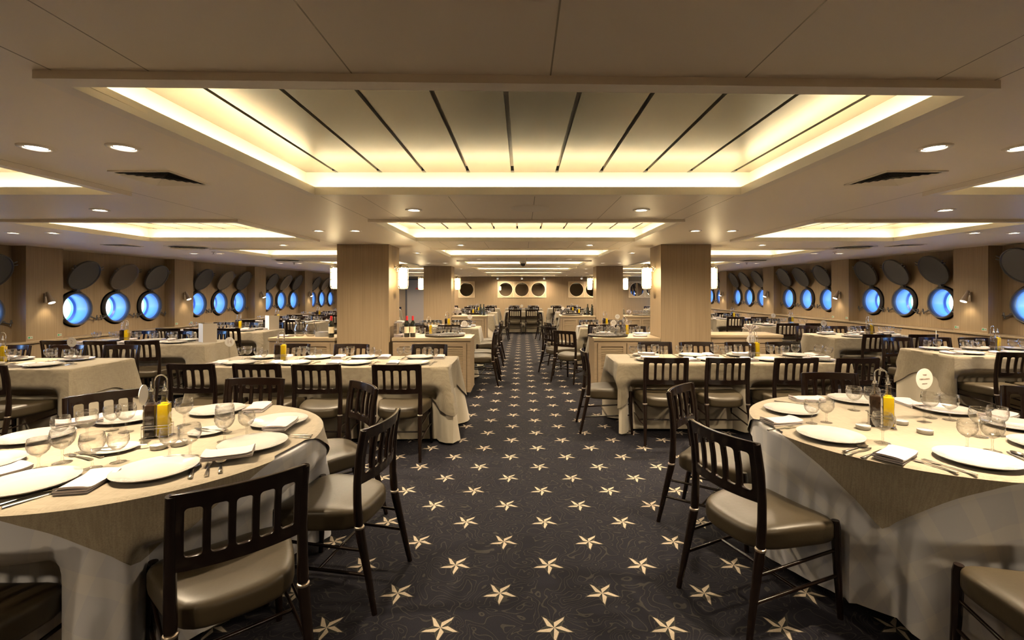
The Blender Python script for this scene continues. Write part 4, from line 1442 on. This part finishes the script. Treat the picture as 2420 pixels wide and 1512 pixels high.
cut('fork', build_fork, -1.97, 2.13, 1.2, 'steel fork left of the middle glasses, outer one, %s' % TA)
cut('spoon', build_spoon, -2.12, 2.66, 2.2, 'steel spoon beside the far left plate, %s' % TA)
cut('knife', build_knife, -1.62, 2.78, -2.4, 'steel knife beside the far plate, %s' % TA)
cut('spoon', build_spoon, 1.575, 2.215, -1.10, 'steel spoon in front of the left plate, %s' % TB)
cut('knife', build_knife, 1.545, 2.165, -1.10, 'steel knife in front of the left plate, %s' % TB)
cut('knife', build_knife, 1.590, 2.135, -1.0, 'second steel knife in front of the left plate, %s' % TB)
cut('fork', build_fork, 1.735, 2.010, .35, 'steel fork left of the brightly lit plate, left one, %s' % TB)
cut('fork', build_fork, 1.790, 1.985, .35, 'steel fork left of the brightly lit plate, right one, %s' % TB)
cut('fork', build_fork, 1.40, 2.53, -1.2, 'steel fork beneath the aisle side napkin, %s' % TB)
cut('knife', build_knife, 2.20, 2.06, -.3, 'steel knife right of the brightly lit plate, %s' % TB)
cut('spoon', build_spoon, 2.235, 2.09, -.3, 'steel spoon right of the brightly lit plate, %s' % TB)
cut('fork', build_fork, 1.78, 3.10, -2.2, 'steel fork at the far left edge, %s' % TB)
for x, y, lb in ((-1.715, 2.215, 'round white butter dish in front of the cruet rack, left one, ' + TA), (-1.655, 2.262, 'round white butter dish in front of the cruet rack, right one, ' + TA), (1.835, 2.53, 'round white butter dish left of the oil bottle foot, ' + TB), (2.098, 2.449, 'round white butter dish in front of the sign, ' + TB), (2.11, 2.62, 'round white butter dish beside the oil bottle, ' + TB)):
    place('dish', build_dish, (x, y, ST), 0, lb, 'butter dishes')
cruet(-1.853, 2.385, .28, 'on the %s' % TA)
cruet(1.961, 2.566, -.55, 'on the %s' % TB)
number_sign(-1.853, 2.295, '', TA, rz=math.radians(-72), h=.235)
number_sign(2.275, 2.66, 'x', TB, rz=math.radians(12), h=.245, big=True)

# ================================================================== THE LAID RECTANGULAR TABLES
def laid(x0, x1, y0, y1, near, far, tname, grp, seed, cnear=None, cfar=None, detail=1, ends=(), aisle_hi=True, cr=None, corner=.20, nearback=None, farback=None, glass=True, napmode=None, extra=()):
    """near/far: x of the places on each long side, listed from the aisle outward; cnear/cfar: x of the chairs"""
    cg = 'chairs at the ' + tname
    seats = list(extra)
    is_far = y0 > 9.0
    for side, xs, cxs, yb, f in (('near', near, near if cnear is None else cnear, nearback if nearback else y0 - .42, 1), ('far', far, far if cfar is None else cfar, farback if farback else y1 + .42, -1)):
        for i, cx in enumerate(cxs):
            if is_far: cx = min(max(cx, x0 + .30), x1 - .30)
            q = (cx, yb + random.Random(seed * 31 + i).uniform(-.03, .03), random.Random(seed + i * 7).uniform(-.05, .05), f)
            seats.append(seat_of(*q))
            chair(*q, 'dark slatted chair, %s side, %s from aisle, %s' % (side, ORD[i], tname), cg, far=is_far)
        for i, px in enumerate(xs):
            py = (y0 + .165) if f > 0 else (y1 - .165)
            rnd = random.Random(seed * 13 + i + f)
            nm = rnd.choice(['left', 'left', 'plate']) if napmode is None else napmode
            setting_items(px + rnd.uniform(-.02, .02), py, 0, f, '%s side, %s from aisle, %s' % (side, ORD[i], tname), tname, detail=detail, nap=nm, glasses=glass)
    rect_table(x0, x1, y0, y1, seed, tname, seats=seats)
    if cr is not None:
        gl = []
        for px in near: gl += [(px + .10, y0 + .325), (px + .185, y0 + .28)]
        for px in far: gl += [(px - .10, y1 - .325), (px - .185, y1 - .28)]
        ym = (y0 + y1) / 2
        best = max([x0 + .3 + .02 * i for i in range(int((x1 - x0 - .6) / .02))], key=lambda x: min(.16, min(math.hypot(x - a, ym - b) for a, b in gl)) - .03 * abs(x - cr))
        cruet(best, ym, .2, 'on the %s' % tname)

TC, TD = 'long table left of aisle', 'long table right of aisle'
laid(-3.25, -.75, 4.62, 5.36, [-1.10, -1.70, -2.30, -2.90], [-1.13, -1.75, -2.25, -2.85], TC, '', 21, cnear=[-1.115, -1.83, -2.38, -2.965], cfar=[-1.13, -2.08, -2.82], detail=1, cr=-2.02, nearback=4.17, farback=5.76)
laid(1.0, 3.38, 4.86, 5.52, [1.38, 2.0, 2.62, 3.15], [1.42, 1.95, 2.5, 3.1], TD, '', 22, cnear=[1.40, 2.0, 2.665, 3.26], cfar=[1.68, 2.2, 2.78, 3.3], detail=1, cr=2.14, nearback=4.56, farback=5.98, extra=[seat_of(.66, 5.15, 1, -.02)])
chair(.66, 5.15, 1, -.02, 'dark chair at the aisle end, long table right of the aisle', 'end chairs by the aisle')
number_sign(-3.12, 5.0, '14', TC, h=.20)
number_sign(2.57, 5.28, '23', TD, h=.20)

# left porthole wall
def colL(names):
    spec = [(-6.45, -4.33, 4.48, 5.20, [-4.72, -5.35, -5.98], [-4.80, -5.44, -6.08]),
            (-6.55, -4.43, 6.53, 7.18, [-4.97, -5.50, -6.10], [-4.97, -5.52, -6.12]),
            (-6.65, -4.72, 8.52, 9.25, [-5.12, -5.62, -6.15], [-5.12, -5.62, -6.15]),
            (-6.7, -4.80, 10.92, 11.65, [-5.05, -5.6, -6.2], [-5.05, -5.6, -6.2]),
            (-6.7, -4.80, 13.2, 13.95, [-5.05, -5.6, -6.2], [-5.05, -5.6, -6.2]),
            (-6.7, -4.80, 15.5, 16.2, [-5.05, -5.6, -6.2], [-5.05, -5.6, -6.2]),
            (-6.7, -4.80, 17.8, 18.5, [-5.05, -5.6, -6.2], [-5.05, -5.6, -6.2])]
    crs = (-5.02, -5.75, -5.15, -5.4, -5.4, None, None)
    for i, (x0, x1, y0, y1, n, f) in enumerate(spec):
        tn = '%s left window table' % ORD[i]
        laid(x0, x1, y0, y1, n, f, tn, '', 30 + i, detail=1 if i < 2 else 0, cr=crs[i])
colL(0)
def colR():
    spec = [(4.95, 6.45, 5.38, 6.12, [5.25, 5.85], [5.20, 5.74, 6.25]),
            (4.95, 6.45, 7.43, 8.25, [5.31, 5.98], [5.25, 5.75, 6.25]),
            (5.02, 6.45, 9.85, 10.6, [5.25, 5.9], [5.25, 5.8]),
            (5.02, 6.45, 12.1, 12.85, [5.25, 5.9], [5.25, 5.9]),
            (5.02, 6.45, 14.3, 15.0, [5.25, 5.9], [5.25, 5.9]),
            (5.02, 6.45, 16.5, 17.2, [5.25, 5.9], [5.25, 5.9]),
            (5.02, 6.45, 18.7, 19.4, [5.25, 5.9], [5.25, 5.9])]
    crs = (6.0, 5.75, 5.45, 5.6, 5.6, None, None)
    for i, (x0, x1, y0, y1, n, f) in enumerate(spec):
        tn = '%s right window table' % ORD[i]
        laid(x0, x1, y0, y1, n, f, tn, '', 50 + i, detail=1 if i < 2 else 0, cr=crs[i])
colR()
number_sign(-4.78, 4.98, '2', 'first left window table', h=.20)
number_sign(5.15, 5.85, '7', 'first right window table', rz=.9, h=.20)
number_sign(5.04, 7.86, '8', 'second right window table', h=.20)
number_sign(5.5, 10.3, '9', 'third right window table', h=.20)

# between the pillars on both sides of the aisle
cen = [(7.42, 8.12), (9.35, 10.0), (14.1, 14.8), (15.9, 16.6)]
for i, (y0, y1) in enumerate(cen):
    tn = '%s table behind left sideboards' % ORD[i]
    laid(-2.35, -.90, y0, y1, [-1.2, -1.85], [-1.25, -1.9], tn, '', 70 + i, cnear=[] if i in (0,) else [-1.4, -2.0], cfar=[-1.35, -2.0], detail=0, cr=-1.55)
    if i < 3: chair(-.42 - .02 * i, y0 + .16, -1, .05 - .12 * (i % 2), 'dark chair at aisle end, facing left, %s' % tn, 'end chairs by the aisle', far=i > 0)
    if i < 2: chair(-.44, y0 + .75, -1, .03, 'dark chair at aisle end, facing left, behind the nearer one, %s' % tn, 'end chairs by the aisle', far=i > 0)
    tn = '%s table behind right sideboards' % ORD[i]
    laid(1.18, 2.45, y0 + .1, y1 + .1, [1.4, 2.05], [1.4, 2.05], tn, '', 80 + i, cnear=[] if i == 0 else [1.4, 2.0], cfar=[1.45, 2.05], detail=0, cr=1.6)
    if i == 0:
        chair(.67, 7.65, .61, .79, 'dark chair turned diagonally at aisle end, %s' % tn, 'end chairs by the aisle')
        chair(.46, 8.50, .80, .55, 'dark chair turned diagonally behind another at aisle end, %s' % tn, 'end chairs by the aisle')
    elif i < 3:
        chair(.50, y0 + .30, .95, .25, 'dark chair turned diagonally at aisle end, %s' % tn, 'end chairs by the aisle', far=True)
for i, (x, y, n_) in enumerate(((-.965, 7.79, '31'), (-1.1, 9.8, '32'), (1.55, 8.0, '41'), (2.0, 9.9, '42'), (-1.2, 14.5, '33'), (1.25, 14.6, '43'))):
    number_sign(x, y, n_, '%s centre table, %s of aisle' % (ORD[i % 2] if i < 4 else 'farthest', 'left' if x < 0 else 'right'), h=.20)
laid(-.60, .72, 16.6, 17.3, [.32, -.26], [.32, -.26], 'table across the aisle end', '', 95, detail=0)
number_sign(-.03, 16.9, '50', 'table across the aisle end', h=.20)
for i, (x0, x1) in enumerate(((-4.0, -2.7), (-2.5, -1.0), (-.7, .8), (1.1, 2.5), (2.9, 4.2))):
    laid(x0, x1, 19.5, 20.2, [x0 + .35, x1 - .35], [x0 + .35, x1 - .35], '%s far wall table from left' % ORD[i], '', 100 + i, detail=0)

# ================================================================== SIDEBOARDS
def sideboard(x0, x1, y0, y1, lab, ndoor=2, H=.837):
    t = thing('sideboard', lab, 'sideboard', ((x0 + x1) / 2, y0, 0), 0, 'oak sideboards beside the pillars')
    w = (x1 - x0) / 2; d = y1 - y0
    mk('body', lambda b: (box(b, -w + .01, w - .01, .02, d, .07, H - .045)), M['oak_side'], t)
    mk('plinth', lambda b: box(b, -w + .04, w - .04, .06, d - .02, 0, .07), M['black'], t)
    mk('top', lambda b: box(b, -w, w, 0, d, H - .045, H, bev=.004), M['oak_top'], t, 40)
    dw = (2 * w - .14) / ndoor
    for i in range(ndoor):
        xa = -w + .06 + i * (dw + .01); xb = xa + dw
        def door(b, xa=xa, xb=xb):
            fr_ = .045
            z0, z1 = .10, H - .075
            box(b, xa, xa + fr_, .002, .02, z0, z1); box(b, xb - fr_, xb, .002, .02, z0, z1)
            box(b, xa + fr_, xb - fr_, .002, .02, z0, z0 + fr_); box(b, xa + fr_, xb - fr_, .002, .02, z1 - fr_, z1)
            n = int((z1 - z0 - 2 * fr_) / .024)
            for k in range(n):
                z = z0 + fr_ + .003 + k * .024
                vs = [b.verts.new(p) for p in ((xa + fr_, .006, z), (xb - fr_, .006, z), (xb - fr_, .006, z + .016), (xa + fr_, .006, z + .016), (xa + fr_, .018, z + .022), (xb - fr_, .018, z + .022))]
                b.faces.new(vs[:4]); b.faces.new((vs[3], vs[2], vs[5], vs[4]))
        mk('door', door, M['oak_side'], t)
    return t
sideboard(-1.84, -.725, 6.60, 7.15, 'pale oak louvred sideboard right of the near left pillar, red-capped wine bottles on it')
sideboard(-3.58, -2.64, 6.60, 7.15, 'pale oak louvred sideboard left of the near left pillar, glass jugs on it')
sideboard(1.0, 1.94, 6.60, 7.15, 'pale oak louvred sideboard left of the near right pillar, tray and jug on it')
sideboard(2.78, 3.92, 7.05, 7.6, 'pale oak sideboard right of the near right pillar, napkin bouquet on it')
sideboard(-1.88, -.95, 12.42, 12.95, 'pale oak sideboard right of the far left pillar')
sideboard(1.0, 1.94, 12.42, 12.95, 'pale oak sideboard left of the far right pillar')
sideboard(2.70, 3.6, 12.42, 12.95, 'pale oak sideboard right of the far right pillar')
SH = .837
def build_tray():
    t = thing('serving_tray', '', 'tray')
    def f(b):
        prof = [(0, .004), (.92, .004), (.97, .012), (1, .028), (1.01, .028), (.985, .008), (.93, 0), (0, 0)]
        rings = []
        for r_, z in prof:
            rings.append([b.verts.new((0, 0, z))] if r_ == 0 else [b.verts.new((.29 * r_ * math.cos(2 * PI * i / 40), .21 * r_ * math.sin(2 * PI * i / 40), z)) for i in range(40)])
        for A, B in zip(rings, rings[1:]):
            for i in range(40):
                j = (i + 1) % 40
                if len(A) == 1: b.faces.new((A[0], B[i], B[j]))
                elif len(B) == 1: b.faces.new((A[i], A[j], B[0]))
                else: b.faces.new((A[i], A[j], B[j], B[i]))
    mk('dish', f, M['tray'], t, 60)
    return t
place('tray', build_tray, (-1.13, 6.83, SH), 0, 'black oval serving tray on the sideboard with the wine bottles', 'serving trays')
place('tray', build_tray, (1.24, 6.83, SH), 0, 'black oval serving tray under the glass jug, right sideboard', 'serving trays')
place('tray', build_tray, (1.34, 12.7, SH), 0, 'black oval tray on the far sideboard left of the far right pillar', 'serving trays')
place('tray', build_tray, (3.25, 12.7, SH), 0, 'black oval tray full of upturned glasses, far right sideboard', 'serving trays')
def build_wine():
    t = thing('wine_bottle', '', 'bottle')
    mk('glass_body', lambda b: lathe(b, [(0, .0), (.034, .0), (.0375, .004), (.0375, .185), (.034, .205), (.017, .230), (.0145, .245), (.0145, .30), (0, .30)], 26), M['wine'], t, 60)
    mk('capsule', lambda b: lathe(b, [(.0152, .240), (.0155, .300), (.0145, .304), (0, .304)], 20), M['redcap'], t, 60)
    mk('label', lambda b: lathe(b, [(.0380, .060), (.0382, .062), (.0382, .150), (.0380, .152)], 26), M['label'], t, 60)
    return t
place('wine', build_wine, (-1.655, 6.72, SH), 0, 'red-capped wine bottle with cream label, left of two on the sideboard', 'wine bottles')
place('wine', build_wine, (-1.575, 6.74, SH), .3, 'red-capped wine bottle with cream label, right of two on the sideboard', 'wine bottles')
place('wine', build_wine, (-2.72, 6.68, SH), 0, 'red-capped wine bottle left of the near left pillar, left one', 'wine bottles')
place('wine', build_wine, (-2.66, 6.86, SH), .5, 'red-capped wine bottle left of the near left pillar, farther one', 'wine bottles')
for i, (x, y, lb) in enumerate(((1.86, 12.6, 'left one beside the far right pillar'), (1.78, 12.85, 'right one beside the far right pillar'), (-1.05, 12.7, 'beside the far left pillar, front one'), (-1.15, 12.85, 'beside the far left pillar, back one'))):
    place('winefar', lambda: tag(mk('wine_bottle', lambda b: lathe(b, [(0, .0), (.0375, .0), (.0375, .185), (.017, .230), (.0145, .30), (0, .30)], 16), M['wine'], None, 60), 'x', 'bottle'), (x, y, SH), 0, 'dark wine bottle on the far sideboard, %s' % lb, 'wine bottles on the far sideboards')
def build_jug():
    t = thing('glass_jug', '', 'jug')
    mk('body', lambda b: lathe(b, [(0, .002), (.05, .002), (.066, .02), (.075, .06), (.072, .11), (.058, .15), (.055, .20), (.064, .235), (.062, .235), (.052, .20), (.055, .15), (.068, .11), (.071, .06), (.062, .022), (.048, .006), (0, .006)], 32), M['glass'], t, 180)
    mk('water', lambda b: lathe(b, [(0, .008), (.047, .008), (.061, .024), (.069, .06), (.068, .09), (0, .09)], 32), M['glass'], t, 60)
    mk('handle', lambda b: tube(b, [(.058, 0, .21), (.10, 0, .20), (.115, 0, .15), (.10, 0, .09), (.074, 0, .07)], .007, 10), M['glass'], t, 180)
    return t
place('jug', build_jug, (1.42, 6.80, SH + .006), 0, 'large clear glass jug of water on the black tray, right sideboard', 'glass jugs')
place('jug', build_jug, (-3.25, 6.85, SH), PI, 'clear glass jug on the left sideboard, left one', 'glass jugs')
place('jug', build_jug, (-3.09, 6.85, SH), 0, 'clear glass jug on the left sideboard, right one', 'glass jugs')
for i, (x, y, lb) in enumerate(((1.05, 6.76, 'front left'), (1.12, 6.84, 'second'), (1.21, 6.78, 'third'), (1.27, 6.90, 'rear'), (1.31, 6.74, 'front right'))):
    place('glassbig' if i % 2 else 'glasssmall', build_glass_big, (x, y, SH + .006), i, 'clear stemmed glass on the tray beside the jug, %s one' % lb, 'glasses on the right tray')
for i, (x, y) in enumerate(((-1.28, 6.78), (-1.22, 6.86), (-1.08, 6.80), (-1.0, 6.88), (-.93, 6.80))):
    place('glasssmall', build_glass_small, (x, y, SH + .006), i, 'clear stemmed glass on the tray beside the wine bottles, %s from left' % ORD[i], 'glasses on the left tray')
for i in range(7):
    place('glasssmall', build_glass_small, (3.02 + .075 * i, 12.66 + .05 * (i % 2), SH + .006), i, 'upturned glass on the far right tray, %s from left' % ORD[i], 'glasses on the far right tray')
def build_stack():
    t = thing('plate_stack', '', 'plate')
    return t
for k in range(7):
    place('stackplate', lambda: tag(mk('dinner_plate', lambda b: lathe(b, [(0, .006), (.07, .006), (.108, .0094), (.112, .0090), (.112, .0012), (.108, .0), (0, 0)], 36), M['china'], None, 60), 'x', 'plate'), (-2.90, 6.84, SH + .0100 * k), 0,
          'white plate in the stack by the near left pillar, %s from the bottom' % ORD[k], 'stacked plates on the left sideboard')
def build_bundle():
    def f(b):
        rnd = random.Random(4)
        for k in range(9):
            a = -1.1 + 2.2 * k / 8
            w_ = .022
            pts = [(0, rnd.uniform(-.01, .01), .01), (.05 * math.sin(a), rnd.uniform(-.02, .02), .07), (.13 * math.sin(a), rnd.uniform(-.03, .03), .04 + .11 * math.cos(a))]
            tube(b, pts, [.012, .020, .030], 10, flat=.4)
    return tag(mk('napkin_bouquet', f, M['napkin'], None, 60), 'x', 'napkin')
place('bundle', build_bundle, (3.50, 7.22, SH), -.3, 'fanned bouquet of blush napkins on the right sideboard', 'napkin bouquets')
place('bundle', build_bundle, (-1.75, 12.6, SH), .2, 'fanned bouquet of white napkins on the far left sideboard', 'napkin bouquets')
place('bundle', build_bundle, (2.85, 12.6, SH), .9, 'fanned bouquet of white napkins on the far right sideboard', 'napkin bouquets')
place('napkin', build_napkin, (-3.42, 6.80, SH), 1.3, 'folded white napkin on the left sideboard beside the jugs', 'folded napkins on sideboards')
place('napkin', build_napkin, (1.70, 6.80, SH), 1.5, 'folded white napkin on the right sideboard beside the pillar', 'folded napkins on sideboards')
t = thing('serving_basket', 'open basket lined with folded napkins against the near left pillar', 'basket', (-1.775, 6.78, SH))
def bsk(b):
    for (a, c, d, e_) in ((-.065, .065, -.075, -.069), (-.065, .065, .069, .075), (-.065, -.059, -.075, .075), (.059, .065, -.075, .075)): box(b, a, c, d, e_, 0, .20)
mk('basket_wall', bsk, M['glass'], t)
mk('floor_panel', lambda b: box(b, -.06, .06, -.07, .07, 0, .006), M['glass'], t)
o = place('napkin', build_napkin, (-1.775, 6.78, SH + .008), 0, 'folded napkin stack inside the basket by the near left pillar', 'folded napkins on sideboards')
o = place('napkin', build_napkin, (-1.775, 6.775, SH + .20), .1, 'blush napkin draped over the basket by the near left pillar', 'folded napkins on sideboards')

# standing menus on the two left window tables
def build_menu():
    t = thing('menu_card', '', 'menu')
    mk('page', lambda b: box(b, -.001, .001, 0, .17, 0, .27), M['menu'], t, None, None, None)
    mk('page', lambda b: box(b, -.001, .001, 0, .17, 0, .27), M['menushade'], t, None, None, None)  # page of the same card in its painted shade tone
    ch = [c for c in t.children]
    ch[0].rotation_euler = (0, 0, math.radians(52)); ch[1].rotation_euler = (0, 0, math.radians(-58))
    return t
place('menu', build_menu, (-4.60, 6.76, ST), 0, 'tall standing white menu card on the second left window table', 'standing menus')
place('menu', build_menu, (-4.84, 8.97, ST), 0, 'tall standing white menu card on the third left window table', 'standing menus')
